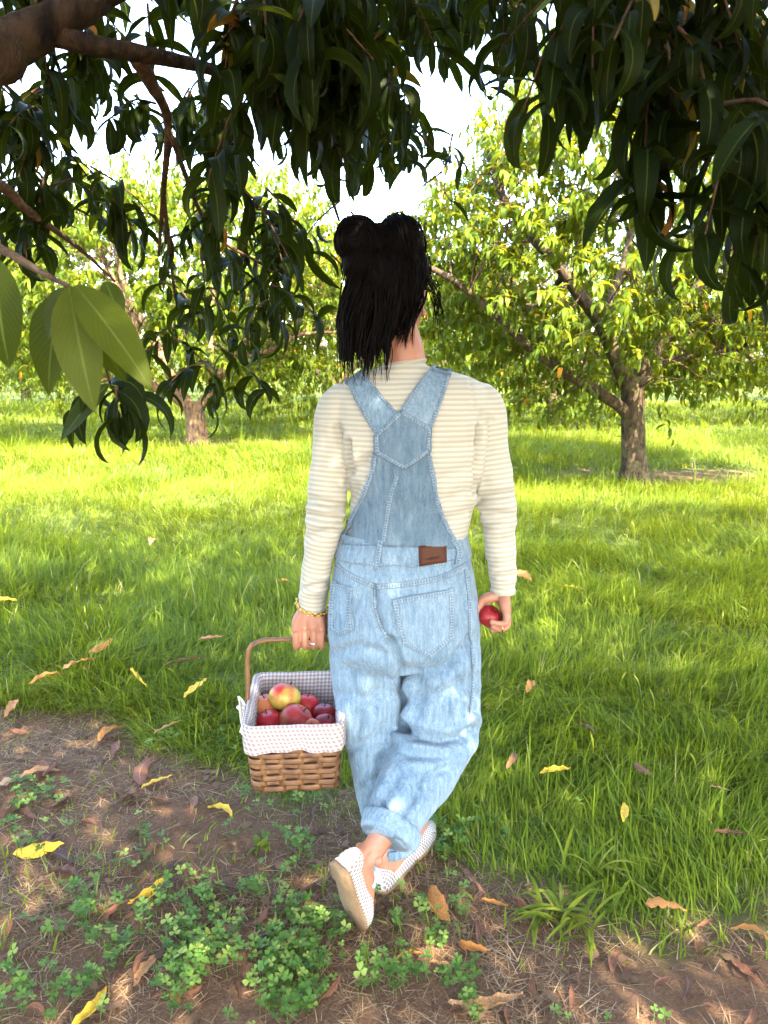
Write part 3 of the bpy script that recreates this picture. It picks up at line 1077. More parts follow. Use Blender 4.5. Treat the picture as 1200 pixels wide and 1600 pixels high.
# ---------------------------------------------------------------- the two near trees whose branches hang into the picture
OTHER_CROWNS = []
def near_tree(name, base, label, limbs, twigs, canopy, seed, fill=0):
    r_ = np.random.default_rng(seed)
    base = np.asarray(base, float)
    root = tree_root(name, base, label, 'peach trees overhanging the camera')
    for i, (pts, radii) in enumerate(limbs):
        n = (14 if radii[0] > .05 else 6) * len(pts)
        P = spline(pts, n)
        R = np.interp(np.linspace(0, 1, n), np.linspace(0, 1, len(radii)), radii)
        v, f, uv = tube(P, R, 16 if radii[0] > .02 else 7, rough=.2 if radii[0] > .05 else .14, seed=seed + i)
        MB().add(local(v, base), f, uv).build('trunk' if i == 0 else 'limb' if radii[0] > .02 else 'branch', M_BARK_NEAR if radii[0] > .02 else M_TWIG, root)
    L = Leaves()
    mbt = MB()
    for (a, b, n, ln) in twigs:
        L.twig(a, b, n, ln, sag=.03)
        p = spline([a, (np.asarray(a) + b) / 2 + np.array([0, 0, .01]), np.asarray(b) - np.array([0, 0, .03])], 6)
        v, f, uv = tube(p, np.linspace(.0035, .0015, 6), 5, cap=False)
        mbt.add(local(v, base), f, uv)
    mbt.build('twigs', M_TWIG, root)['kind'] = 'stuff'
    loc, az, tilt, sc, rnd = L.arrays()
    hx, hy, _d = proj(loc - np.array([0, 0, .07]))          # no leaf hangs across the woman's head
    free = ~((hx > 505) & (hx < 700) & (hy > 300) & (hy < 640))
    loc, az, tilt, sc, rnd = loc[free], az[free], tilt[free], sc[free], rnd[free]
    idx = r_.integers(0, len(NEAR_VAR), len(loc))
    # the 300 leaves that show largest become single parts
    tipc = loc - np.array([0, 0, .04])
    px, py, dep = proj(tipc)
    vis = (px > -20) & (px < 1220) & (py > -20) & (py < 1620) & (dep > .2)
    size = np.where(vis, sc / np.maximum(dep, .2), 0)
    order = np.argsort(-size)
    cell = {}
    chosen = []
    for j in order:
        if size[j] <= 0 or len(chosen) >= 300:
            break
        key = (int(px[j] // 18), int(py[j] // 18))
        if cell.get(key, 0) >= 1:
            continue
        cell[key] = cell.get(key, 0) + 1
        chosen.append(j)
    meshes = {}
    for j in chosen:
        key = (int(idx[j]), int(min(rnd[j], .999) * 8))
        if key not in meshes:
            v, f, uv = NEAR_VAR[key[0]]
            meshes[key] = make_mesh('leaf', v, f, uv, {'rnd': np.full(len(v), (key[1] + .5) / 8 if key[1] < 7 else .97)})
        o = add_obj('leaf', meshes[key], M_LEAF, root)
        M = Matrix.Translation(Vector(loc[j] - base)) @ Matrix.Rotation(az[j], 4, 'Z') @ Matrix.Rotation(tilt[j], 4, 'Y') @ Matrix.Scale(sc[j], 4)
        o.matrix_local = M
    rest = np.setdiff1d(np.arange(len(loc)), np.array(chosen, int))
    V, F, U, R = instance_leaves(NEAR_VAR, idx[rest], loc[rest], az[rest], tilt[rest], sc[rest], rnd[rest])
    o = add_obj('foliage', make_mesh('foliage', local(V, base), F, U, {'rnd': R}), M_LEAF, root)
    o['kind'] = 'stuff'
    # the upper crown above the picture, which throws the shade over the foreground
    L2 = Leaves()
    for (c, n, ln) in canopy:
        d = r_.normal(0, 1, 3); d[2] *= .5
        d /= np.linalg.norm(d)
        L2.twig(c, c + d * r_.uniform(.25, .5), n, ln)
    # leaves also fill the thin places, so that little sun comes through
    for _ in range(fill):
        loc, az, tilt, sc, rnd = L2.arrays()
        idx = np.arange(len(loc)) % len(FAR_VAR)
        V, F, U, R = instance_leaves(FAR_VAR, idx, loc, az, tilt, sc, rnd)
        bv = [bvh_of(V, F)] + OTHER_CROWNS
        ts = Vector(TO_SUN)
        for _k in range(4200):
            person_ = r_.random() < .25
            g = np.array([r_.uniform(-.35, .35), 1.85, r_.uniform(.1, 1.6)]) if person_ else np.array([r_.uniform(-3.6, 4.2), r_.uniform(.6, 6.6), 0]) if r_.random() < .45 else np.array([r_.uniform(-1.7, 1.7), r_.uniform(.8, 3.2), 0])
            if any(b.ray_cast(Vector(g), ts)[0] is not None for b in bv) or r_.random() < .06:
                continue
            for _t in range(8):
                z = r_.uniform(2.3, 4.8)
                c = g + np.array(ts) * ((z - g[2]) / ts[2])
                px, py, dep = proj(c - np.array([0, 0, .25]))
                if dep > .1 and -200 < px < 1400 and py > -40:
                    continue
                L2.twig(c - np.array([.05, 0, 0]), c + np.array([.05, 0, 0]), 4, .165, first=.2)
                break
    loc, az, tilt, sc, rnd = L2.arrays()
    idx = np.arange(len(loc)) % len(FAR_VAR)
    V, F, U, R = instance_leaves(FAR_VAR, idx, loc, az, tilt, sc, rnd)
    OTHER_CROWNS.append(bvh_of(V, F))
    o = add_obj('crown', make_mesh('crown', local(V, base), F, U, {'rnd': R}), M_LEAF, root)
    o['kind'] = 'stuff'
    return root

def region(poly, Y0, Y1, n, leaf, per, holes=(), seed=0, drop=.16, spread=.10):
    """shoots hanging inside an area of the view, between two distances"""
    q = np.random.default_rng(seed)
    poly = np.array(poly, float)
    lo, hi = poly.min(0), poly.max(0)
    out = []
    while len(out) < n:
        px, py = q.uniform(lo, hi)
        if not inside(px, py, poly) or any(inside(px, py, h) for h in holes):
            continue
        a = at(px, py, q.uniform(Y0, Y1))
        b = a + np.array([q.normal(0, spread), q.normal(0, spread), -q.uniform(.3, 1) * drop])
        bx, by, _ = proj(b)
        if any(inside(bx, by, h) for h in holes):
            continue
        out.append((a, b, per, leaf))
    return out

# pockets where the white sky shows between the hanging leaves
HOLES = [[(125, 185), (210, 170), (260, 250), (300, 300), (240, 330), (160, 290)], [(190, 60), (290, 15), (390, -10), (400, 70), (330, 95), (210, 100)],
         [(430, 235), (500, 260), (545, 330), (470, 340), (420, 310)], [(570, 215), (640, 180), (650, 330), (590, 340), (560, 260)],
         [(650, 85), (830, 60), (830, 200), (760, 320), (700, 200)]]

tw = []
tw += region([(330, -120), (640, -120), (635, 0), (590, 70), (530, 120), (420, 170), (360, 110)], 1.35, 1.95, 46, .115, 11, seed=1)
tw += region([(60, 90), (330, 100), (430, 160), (480, 260), (440, 330), (330, 390), (250, 400), (160, 300), (60, 260)], 2.0, 3.1, 40, .112, 11, HOLES, seed=2)
tw += region([(-80, 90), (70, 90), (90, 330), (40, 400), (-80, 380)], 1.6, 2.4, 16, .112, 11, HOLES, seed=3)
tw += region([(-80, -120), (360, -120), (340, 0), (60, 30), (-80, 20)], 1.6, 2.6, 22, .115, 11, HOLES, seed=4)
tw += region([(520, 100), (640, 110), (720, 150), (730, 210), (650, 190), (560, 250), (520, 220)], 2.4, 3.3, 14, .12, 10, HOLES, seed=5)
tw += region([(620, -90), (830, -90), (820, 0), (740, 15), (640, 20)], 2.2, 3.2, 20, .13, 10, seed=6)
tw += region([(400, 310), (470, 330), (460, 390), (400, 400)], 2.2, 2.7, 6, .12, 10, seed=7)
tw += region([(395, 430), (460, 440), (450, 470), (400, 470)], 2.2, 2.6, 4, .11, 10, seed=8)
tw += region([(240, 400), (330, 420), (340, 580), (270, 570)], 2.2, 2.9, 7, .11, 10, seed=9)
tw += region([(610, 190), (735, 205), (720, 270), (660, 280)], 2.5, 3.0, 5, .12, 8, seed=12)
tw += region([(500, 300), (560, 310), (545, 420), (515, 400)], 2.3, 2.6, 4, .10, 7, seed=13)
tw += region([(140, 585), (200, 590), (205, 615), (150, 610)], 1.3, 1.5, 3, .105, 8, seed=14, drop=.03, spread=.03)

LB = np.array([-1.95, .75, -.02])
limbs_l = [
    ([tuple(LB), (-1.93, .78, .5), (-1.85, .86, .95)], [.17, .125, .12]),
    ([(-1.86, .84, .85), (-1.55, 1.1, 1.5), pt(-90, 110, 1.50), pt(10, 72, 1.56), pt(95, 28, 1.62), pt(190, -25, 1.7), pt(330, -110, 1.8)], [.10, .075, .052, .044, .036, .028, .018]),
    ([(-1.87, .84, .85), (-2.3, 1.4, 1.7), (-2.6, 2.2, 2.6), (-2.7, 2.8, 3.4)], [.10, .07, .05, .02]),
    ([(-1.87, .84, .85), (-1.6, .2, 1.7), (-1.1, -.6, 2.6), (-.6, -1.2, 3.4)], [.10, .07, .05, .02]),
    ([(-1.84, .86, .88), (-1.2, .9, 1.9), (-.3, .9, 2.75), (.8, 1.2, 3.1), (1.6, 1.6, 3.3)], [.09, .07, .05, .03, .02]),
    ([pt(60, 45, 1.6), pt(130, 68, 1.62), pt(215, 82, 1.66), pt(300, 100, 1.75), pt(380, 120, 1.9), pt(470, 120, 2.0), pt(560, 130, 2.3)], [.022, .019, .016, .013, .011, .009, .006]),
    ([pt(212, 85, 1.67), pt(235, 130, 1.75), pt(262, 190, 1.9), pt(255, 300, 2.1), pt(248, 400, 2.3)], [.019, .014, .010, .007, .004]),
    ([pt(445, 120, 2.0), pt(462, 195, 2.1), pt(500, 258, 2.25), pt(530, 345, 2.4)], [.012, .011, .008, .004]),
    ([pt(-110, 260, 1.6), pt(0, 290, 1.8), pt(45, 330, 1.9), pt(120, 385, 2.1), pt(180, 440, 2.2)], [.016, .013, .010, .006, .003]),
    ([pt(-80, 350, .95), pt(0, 388, .92), pt(55, 420, .88), pt(108, 448, .84)], [.006, .0055, .004, .0025]),
    ([pt(555, 140, 2.3), pt(610, 165, 2.6), pt(670, 225, 2.8), pt(700, 265, 2.85)], [.007, .006, .004, .002]),
    ([pt(262, 200, 1.9), pt(330, 360, 2.3), pt(420, 420, 2.4), pt(440, 455, 2.4)], [.007, .005, .004, .002]),
    ([pt(255, 300, 2.1), pt(275, 470, 2.5), pt(300, 560, 2.6)], [.006, .004, .002]),
    ([pt(640, -120, 2.4), pt(700, -40, 2.6), pt(800, 10, 2.7)], [.012, .007, .003]),
    ([pt(108, 448, .95), pt(150, 520, 1.2), pt(172, 600, 1.4)], [.003, .003, .002]),
]

def canopy_points(x0, x1, n, seed):
    """shoots of the upper crown: those that stand between the sun and the shaded alley"""
    q = np.random.default_rng(seed)
    out = []
    ts = np.array(TO_SUN)
    while len(out) < n:
        g = np.array([q.uniform(x0, x1), q.uniform(-2.0, 7.2), 0])
        g[1] = min(g[1], 6.9 + .35 * float(noise2(np.array([g[0]]), np.array([g[1]]), .8, 9)[0]) + max(0, -g[0] - 2) * .5)
        z = q.uniform(2.35, 4.4)
        c = g + ts * (z / ts[2])
        px, py, dep = proj(c - np.array([0, 0, .25]))
        if dep > .1 and -200 < px < 1400 and py > -40:
            continue
        out.append((c, 8, .165))
    return out

near_left = near_tree('peach_tree', LB, 'peach tree overhead with a thick limb and dark hanging leaves, top left', limbs_l, tw,
                      canopy_points(-5.6, -.2, 4000, 71), 21)

tw = []
tw += region([(850, -120), (1010, -120), (1000, 40), (960, 120), (860, 60)], 1.25, 1.7, 17, .108, 10, seed=31)
tw += region([(1000, -120), (1260, -120), (1260, 200), (1120, 170), (1080, 60), (1000, 40)], 1.2, 1.7, 30, .108, 10, seed=32)
tw += region([(1110, 150), (1270, 180), (1270, 300), (1150, 260)], 1.1, 1.4, 12, .12, 9, seed=33)
tw += [(at(1010, 215, 1.3), at(1008, 285, 1.3), 14, .135), (at(1012, 120, 1.32), at(1010, 210, 1.3), 9, .13), (at(1015, 30, 1.35), at(1011, 120, 1.32), 9, .13), (at(1040, 70, 1.3), at(1050, 130, 1.3), 9, .13)]
RB = np.array([3.05, .15, -.02])
limbs_r = [
    ([tuple(RB), (3.03, .18, .5), (2.95, .25, 1.0)], [.17, .125, .12]),
    ([(2.96, .22, .9), (2.3, .6, 1.9), (1.5, 1.1, 2.6), (.9, 1.4, 2.9), (.3, 1.8, 3.1)], [.10, .07, .05, .03, .02]),
    ([(2.96, .22, .9), (3.0, 1.2, 1.9), (2.9, 2.2, 2.9), (2.8, 2.8, 3.6)], [.10, .07, .05, .02]),
    ([(2.96, .22, .9), (3.4, -.7, 1.8), (3.2, -1.6, 2.9), (2.9, -2, 3.5)], [.10, .07, .05, .02]),
    ([(2.0, .8, 2.2), (1.4, 1.2, 2.35), pt(1100, -160, 1.5), pt(1105, -20, 1.45), pt(1120, 80, 1.4)], [.03, .02, .012, .008, .003]),
    ([(1.5, 1.1, 2.6), pt(1012, -200, 1.45), pt(1013, 20, 1.38), pt(1012, 200, 1.32), pt(1010, 310, 1.3)], [.02, .008, .005, .0035, .002]),
    ([pt(1300, 60, 1.4), pt(1220, 150, 1.3), pt(1195, 280, 1.25), pt(1190, 380, 1.22)], [.012, .007, .004, .002]),
]
near_right = near_tree('peach_tree', RB, 'peach tree overhead with dark leaves hanging at the top right corner', limbs_r, tw,
                       canopy_points(-.6, 6.2, 4600, 72), 22, 5)

# the few big leaves right beside the lens, at the left border
def big_leaf(root, px, py, Y, tx, ty, TY, width, face, rnd, fold=.25):
    a, b = at(px, py, Y), at(tx, ty, TY)
    ln = np.linalg.norm(b - a)
    v, f, uv = leaf_shape(0, .35, 1.0, width, fold, 0, .12, 12, .006)
    ex = (b - a) / ln
    n = np.asarray(face, float)
    n = n - (n @ ex) * ex
    n /= np.linalg.norm(n)
    ey = np.cross(n, ex)
    M = np.stack([ex, ey, n], 1)
    W = (v @ M.T) * ln + a - np.array(root.location)
    return add_obj('leaf', make_mesh('leaf', W, f, uv, {'rnd': np.full(len(v), rnd)}), M_LEAF_SUNLIT, root)
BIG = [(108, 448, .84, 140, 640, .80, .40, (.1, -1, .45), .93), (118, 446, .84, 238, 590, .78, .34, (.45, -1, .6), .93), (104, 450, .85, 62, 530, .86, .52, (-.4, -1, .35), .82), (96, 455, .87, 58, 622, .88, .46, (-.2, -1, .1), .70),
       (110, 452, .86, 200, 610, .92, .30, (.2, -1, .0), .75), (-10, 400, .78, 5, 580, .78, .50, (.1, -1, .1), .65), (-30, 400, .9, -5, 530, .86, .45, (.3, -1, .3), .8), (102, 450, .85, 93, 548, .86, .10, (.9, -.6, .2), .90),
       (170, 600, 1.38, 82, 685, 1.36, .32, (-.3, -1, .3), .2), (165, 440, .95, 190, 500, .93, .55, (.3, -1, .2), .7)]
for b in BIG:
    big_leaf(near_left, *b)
# ---------------------------------------------------------------- the woman
woman = empty('person')
WB = at(620, 1345, 1.84); WB[2] = 0
woman.location = tuple(WB)
tag(woman, 'person from behind in striped shirt and blue denim overalls, black hair in a bun', 'person')
def wl(V): return np.asarray(V, float) - WB

def ring_loft(rows, k=40, n=60, ex=2.4):
    """rows of (row in the picture, left edge, right edge, distance of centre, half depth)"""
    R = spline(np.array(rows, float), n)
    V, a = [], np.arange(k) * 2 * math.pi / k
    ca, sa = np.cos(a), np.sin(a)
    cx = np.sign(ca) * np.abs(ca) ** (2 / ex)
    cy = np.sign(sa) * np.abs(sa) ** (2 / ex)
    for (py, xl, xr, Yc, ry) in R:
        L, Rr = at(xl, py, Yc), at(xr, py, Yc)
        c = (L + Rr) / 2
        h = (Rr - L) / 2
        V.append(c + cx[:, None] * h + cy[:, None] * np.array([0, ry, 0]))
    V = np.concatenate(V)
    F = [(i * k + j, (i + 1) * k + j, (i + 1) * k + (j + 1) % k, i * k + (j + 1) % k) for i in range(n - 1) for j in range(k)]
    F.append(tuple(reversed(range(k))) if False else tuple(range(k)))
    F.append(tuple(range((n - 1) * k, n * k))[::-1])
    return V, F

def limb(rows, k=24, n=50, flat=1.0):
    """rows of (x, y in the picture, distance, half width in pixels)"""
    P = np.array([at(r[0], r[1], r[2]) for r in rows])
    R = np.array([r[3] * mpp(p) for r, p in zip(rows, P)])
    Q = spline(np.column_stack([P, R]), n)
    v, f, uv = tube(Q[:, :3], Q[:, 3], k, ref=(0, 1, 0), flat=flat)
    return v, f, Q

def creases(V, N, items):
    px, py, _ = proj(V)
    pts = np.stack([px, py], -1)
    view = V - np.array([0, 0, H])
    view /= np.linalg.norm(view, axis=1)[:, None]
    face = np.clip(-(N * view).sum(1) * 2.5, 0, 1)
    D = np.zeros(len(V))
    for (line, amp, sig) in items:
        d = poly_dist(pts, line)
        g = np.exp(-(d / sig) ** 2)
        e = np.exp(-((d - 2.2 * sig) / (1.2 * sig)) ** 2)      # the cloth swells beside the crease
        amp = amp * 1.6
        D += (-amp * g + amp * .45 * e) * face
    return V + N * D[:, None]

# shirt ---------------------------------------------------------
ARM_L = [(548, 618, 1.925, 30), (526, 645, 1.92, 34), (518, 700, 1.91, 30), (513, 755, 1.90, 30.5), (507, 815, 1.89, 29), (497, 875, 1.895, 24.5), (490, 925, 1.91, 21.5), (487, 950, 1.92, 21)]
ARM_R = [(734, 616, 1.925, 25), (755, 638, 1.92, 33), (766, 700, 1.91, 29), (773, 755, 1.90, 29), (779, 815, 1.89, 27.5), (784, 875, 1.885, 22.5), (786, 905, 1.885, 20.5), (786, 926, 1.885, 20.5)]
TORSO = [(566, 602, 662, 1.935, .052), (573, 594, 672, 1.93, .060), (581, 568, 712, 1.93, .068), (592, 545, 742, 1.928, .08), (612, 528, 762, 1.92, .094), (650, 528, 764, 1.91, .106), (700, 536, 757, 1.90, .112), (750, 547, 747, 1.90, .11),
         (800, 548, 738, 1.905, .102), (850, 541, 727, 1.905, .098), (905, 530, 732, 1.9, .10)]
sv, sf = MB(), []
v, f = ring_loft(TORSO)
sv.add(v, f)
arm_paths = []
for A in (ARM_L, ARM_R):
    v, f, Q = limb(A)
    sv.add(v, f)
    arm_paths.append(Q)
V, Q4 = remesh(*sv.arrays(), .0052, 5)
N = normals(V, Q4)
stripe = V[:, 2].copy()
w_arm = np.zeros(len(V))
for Q in arm_paths:
    d2 = ((V[:, None] - Q[None, :, :3]) ** 2).sum(2)
    j = d2.argmin(1)
    dist = np.sqrt(d2[np.arange(len(V)), j])
    on = (dist < Q[j, 3] * 1.22) & (j > 9)
    L = np.concatenate([[0], np.cumsum(np.linalg.norm(np.diff(Q[:, :3], axis=0), axis=1))])
    # position along the sleeve, refined between samples
    T = np.gradient(Q[:, :3], axis=0); T /= np.linalg.norm(T, axis=1)[:, None]
    along = L[j] + ((V - Q[j, :3]) * T[j]).sum(1)
    stripe = np.where(on, -along, stripe)
    # sleeves crumple in soft rings
    t = j / len(Q)
    ang_ = np.stack([along * 34, V[:, 0] * 7, V[:, 1] * 7], -1)
    wr = (.0042 * vnoise(ang_, 1.0, 5) + .0018 * vnoise(ang_, 2.3, 6)) * np.clip((t - .35) * 2.2, .15, 1)
    V = V + N * np.where(on, wr, 0)[:, None]
    # cuffs end in a small lip
    V = V + N * np.where(on & (t > .95), .0016, 0)[:, None]
V = V + N * (.0032 * vnoise(V, 12, 3) + .0018 * vnoise(V * np.array([.6, 1, 1.4]), 28, 4))[:, None]
V = creases(V, N, [([(546, 690), (550, 735)], .008, 4), ([(745, 668), (744, 720), (741, 770)], .008, 4), ([(750, 650), (746, 690)], .004, 4), ([(740, 640), (768, 655)], .003, 5),
                   ([(528, 668), (547, 720)], .004, 5), ([(733, 585), (742, 640)], .0015, 2.2), ([(700, 780), (738, 765)], .003, 6), ([(690, 815), (735, 800)], .003, 6), ([(752, 778), (803, 772)], .007, 6), ([(756, 800), (800, 806)], .006, 5), ([(750, 826), (790, 818)], .004, 5), ([(765, 902), (806, 896)], .004, 4), ([(690, 700), (742, 690)], .003, 7), ([(690, 745), (742, 728)], .003, 7),
                   ([(483, 780), (535, 792)], .007, 6), ([(485, 805), (530, 812)], .006, 5), ([(480, 840), (520, 828)], .004, 5), ([(470, 920), (512, 912)], .004, 4), ([(548, 740), (578, 715)], .004, 6), ([(548, 780), (560, 760)], .004, 5)])
SHIRT_BVH = bvh_of(V, Q4)
SHIRT_V, SHIRT_Q = V, Q4
shirt = add_obj('shirt', make_mesh('shirt', wl(V), Q4, attrs={'stripe': stripe}), M_SHIRT, woman)
shirt['label'] = 'cream long-sleeved shirt with thin tan stripes'

# neckband
nb = []
c0 = at(632, 569, 1.935)
for i in range(40):
    a = i * 2 * math.pi / 39
    nb.append(c0 + np.array([math.cos(a) * .0505, math.sin(a) * .056, .006 * math.cos(a) - .012 * math.sin(a) * -1 * 0 + .004]))
v, f, uv = tube(nb, .005, 8, ref=(0, 0, 1), cap=False)
MB().add(wl(v), f, uv, stripe=0.0).build('neckband', M_SHIRT, shirt)

# trousers of the overalls --------------------------------------
PELVIS = [(836, 535, 728, 1.906, .100), (850, 530, 731, 1.905, .104), (880, 523, 737, 1.90, .116), (920, 516, 744, 1.895, .128), (960, 512, 749, 1.892, .134), (1000, 514, 750, 1.892, .128), (1030, 528, 742, 1.895, .108)]
LEG_L = [(568, 955, 1.90, 54), (571, 1030, 1.90, 56), (578, 1100, 1.895, 53), (592, 1180, 1.885, 47), (604, 1250, 1.87, 44), (613, 1300, 1.858, 38), (620, 1328, 1.85, 32)]
LEG_R = [(690, 955, 1.885, 58), (690, 1030, 1.875, 61), (690, 1095, 1.865, 61), (686, 1140, 1.855, 62), (664, 1190, 1.80, 59), (637, 1238, 1.735, 53), (615, 1280, 1.68, 45), (602, 1310, 1.645, 39)]
pv = MB()
v, f = ring_loft(PELVIS, ex=2.3)
pv.add(v, f)
leg_paths = []
for A in (LEG_L, LEG_R):
    v, f, Q = limb(A)
    pv.add(v, f)
    leg_paths.append(Q)
V, Q4 = remesh(*pv.arrays(), .0052, 5)
N = normals(V, Q4)
calm = np.clip((proj(V)[1] - 885) / 60, .08, 1)
V = V + N * calm[:, None] * (.0038 * vnoise(V * np.array([1, 1, .45]), 10, 13) + .0018 * vnoise(V * np.array([1, 1, .7]), 24, 14) + .0009 * vnoise(V, 60, 15))[:, None]
V = creases(V, N, [
    ([(585, 918), (587, 955), (598, 982), (612, 1000)], .007, 5), ([(612, 1000), (627, 1040), (629, 1090), (629, 1140)], .010, 6),
    ([(630, 1132), (650, 1150), (690, 1158), (722, 1155), (738, 1140)], .015, 8), ([(640, 1178), (690, 1182), (722, 1172)], .006, 7), ([(655, 1205), (690, 1205), (710, 1195)], .004, 6),
    ([(632, 1050), (690, 1045), (738, 1000)], .006, 9), ([(635, 1095), (690, 1085), (740, 1060)], .005, 9), ([(720, 900), (728, 960), (736, 1040), (735, 1110)], .005, 5),
    ([(598, 1245), (606, 1290)], .007, 5), ([(650, 1245), (625, 1285)], .006, 5), ([(620, 1215), (600, 1250)], .003, 6),
    ([(530, 1085), (575, 1092), (615, 1078)], .004, 8), ([(545, 1175), (590, 1150), (620, 1120)], .004, 8), ([(556, 1235), (590, 1215)], .004, 6), ([(560, 1130), (600, 1060)], .004, 9), ([(525, 1020), (560, 1010), (600, 1020)], .005, 7), ([(640, 1040), (660, 1075), (650, 1120)], .005, 8), ([(700, 1040), (722, 1075), (744, 1085)], .005, 7), ([(600, 1180), (585, 1240), (575, 1290)], .004, 6), ([(660, 1215), (640, 1250), (618, 1270)], .006, 6), ([(690, 1200), (668, 1235)], .004, 5), ([(545, 1045), (560, 1100), (556, 1160)], .004, 8)])
PANTS_BVH = bvh_of(V, Q4)
overalls = add_obj('overalls', make_mesh('overalls', wl(V), Q4), M_DENIM, woman)
overalls['label'] = 'loose light blue washed denim overalls with crossed back straps'

def hit(px, py, bvhs, Yf=1.84):
    d = Vector(ray(px, py)).normalized()
    o = Vector((0, 0, H))
    best = None
    for b in bvhs:
        loc, nrm, i, dist = b.ray_cast(o, d)
        if loc is not None and (best is None or dist < best[2]):
            best = (np.array(loc), np.array(nrm), dist)
    if best is None:
        p = Vector(at(px, py, Yf))
        for b in bvhs:
            loc, nrm, i, dist = b.find_nearest(p)
            if loc is not None and (best is None or dist < best[2]):
                best = (np.array(loc), np.array(nrm), dist)
    p, n = best[0], best[1]
    if n @ (p - np.array([0, 0, H])) > 0:
        n = -n
    return p, n

def resample(line, n):
    L = spline(np.array(line, float), 60) if len(line) > 2 else np.array(line, float)
    s = np.concatenate([[0], np.cumsum(np.linalg.norm(np.diff(L, axis=0), axis=1))])
    t = np.linspace(0, s[-1], n)
    return np.stack([np.interp(t, s, L[:, 0]), np.interp(t, s, L[:, 1])], -1)

def panel(name, left, right, bvhs, off, thick, mat, parent, rows=14, cols=8, puff=0.0):
    """a piece of cloth lying on the figure between two edges"""
    L, R = resample(left, rows), resample(right, rows)
    outer, inner, uv = [], [], []
    for i in range(rows):
        for j in range(cols):
            t = j / (cols - 1)
            q = L[i] * (1 - t) + R[i] * t
            p, n = hit(q[0], q[1], bvhs)
            b = puff * math.sin(math.pi * t) * math.sin(math.pi * i / (rows - 1))
            outer.append(p + n * (off + b)); inner.append(p + n * (off - thick))
            uv.append((t, i / rows * .2))
    g = rows * cols
    F = []
    for i in range(rows - 1):
        for j in range(cols - 1):
            a = i * cols + j
            F.append((a, a + 1, a + cols + 1, a + cols))
    rim = [j for j in range(cols)] + [i * cols + cols - 1 for i in range(1, rows)] + [(rows - 1) * cols + j for j in range(cols - 2, -1, -1)] + [i * cols for i in range(rows - 2, 0, -1)]
    for a, b in zip(rim, rim[1:] + rim[:1]):
        F.append((b, a, a + g, b + g))
    o = MB().add(wl(outer + inner), F, uv + uv).build(name, mat, parent)
    return o

def seam(line, width, bvhs, off, parent, name='seam', mat=None, n=None):
    """a stitched band following a line of the figure"""
    L = resample(line, n or max(6, int(sum(np.hypot(*(np.array(b) - a)) for a, b in zip(line[:-1], line[1:])) / 5)))
    T = np.gradient(L, axis=0); T /= np.linalg.norm(T, axis=1)[:, None]
    S = np.stack([-T[:, 1], T[:, 0]], -1)
    V, uv, F = [], [], []
    run = 0
    prev = None
    for q, s in zip(L, S):
        mid, nm = hit(q[0], q[1], bvhs)
        if prev is not None: run += np.linalg.norm(mid - prev)
        prev = mid
        for c, lift in ((-.5, -.003), (-.42, 0), (0, .0006), (.42, 0), (.5, -.003)):
            p, nn = hit(q[0] + s[0] * width * c, q[1] + s[1] * width * c, bvhs)
            if np.linalg.norm(p - mid) > .03: p, nn = mid, nm
            V.append(p + nn * (off + lift)); uv.append((c + .5, run))
    for i in range(len(L) - 1):
        for j in range(4):
            a = i * 5 + j
            F.append((a, a + 1, a + 6, a + 5))
    return MB().add(wl(V), F, uv).build(name, mat or M_SEAM, overalls)

BOTH = [SHIRT_BVH, PANTS_BVH]
S_ = [SHIRT_BVH]
P_ = [PANTS_BVH]
# bib at the back, yoke and straps
BL = [(536, 852), (552, 806), (568, 772), (580, 738), (587, 706), (587, 690)]
BR = [(715, 858), (697, 815), (685, 778), (677, 738), (672, 706), (672, 690)]
back_panel = panel('back_panel', BL, BR, BOTH, .007, .006, M_DENIM_DARK, overalls, 26, 16)
YL = [(587, 676), (586, 690), (588, 706), (632, 734)]
yoke = panel('yoke', [(587, 678), (586, 690), (587, 707), (631, 735)][::1], [(627, 643), (672, 668), (673, 705), (631, 735)], BOTH, .0105, .006, M_DENIM_DARK, overalls, 4, 4)
bpy.data.objects.remove(yoke)
def polygon_panel(name, outline, bvhs, off, mat, parent, thick=.005):
    """flat piece with a straight-edged outline, laid on the figure"""
    P = []
    m = len(outline)
    for a, b in zip(outline, outline[1:] + outline[:1]):
        for t in np.arange(6) / 6:
            P.append(np.array(a) * (1 - t) + np.array(b) * t)
    P = np.array(P)
    c = P.mean(0)
    V, F = [], []
    fr = [1, .8, .6, .4, .2]
    for r in fr:
        for q in P:
            s = c + (q - c) * r
            p, n = hit(s[0], s[1], bvhs)
            V.append(p + n * off)
    k = len(P)
    p, n = hit(c[0], c[1], bvhs)
    V.append(p + n * off)
    for i in range(len(fr) - 1):
        for j in range(k):
            F.append((i * k + j, i * k + (j + 1) % k, (i + 1) * k + (j + 1) % k, (i + 1) * k + j))
    for j in range(k):
        F.append(((len(fr) - 1) * k + j, (len(fr) - 1) * k + (j + 1) % k, len(fr) * k))
    b0 = len(V)
    for q in P:
        p, n = hit(q[0], q[1], bvhs)
        V.append(p + n * (off - thick))
    for j in range(k):
        F.append((j, b0 + j, b0 + (j + 1) % k, (j + 1) % k))
    return MB().add(wl(V), F).build(name, mat, parent)
panel('shoulder_strap', [(545, 600), (556, 626), (572, 655), (590, 684)], [(569, 586), (588, 607), (608, 632), (628, 655)], S_, .0085, .005, M_DENIM, overalls, 12, 6)
panel('shoulder_strap', [(680, 569), (664, 588), (643, 615), (622, 648)], [(707, 575), (698, 605), (686, 640), (672, 674)], S_, .0085, .005, M_DENIM, overalls, 12, 6)
YOKE = [(586, 681), (627, 642), (674, 668), (674, 706), (632, 734), (586, 708)]
yoke = polygon_panel('yoke', YOKE, BOTH, .0125, M_DENIM_DARK, overalls)
yoke['label'] = 'dark blue six-sided denim yoke'
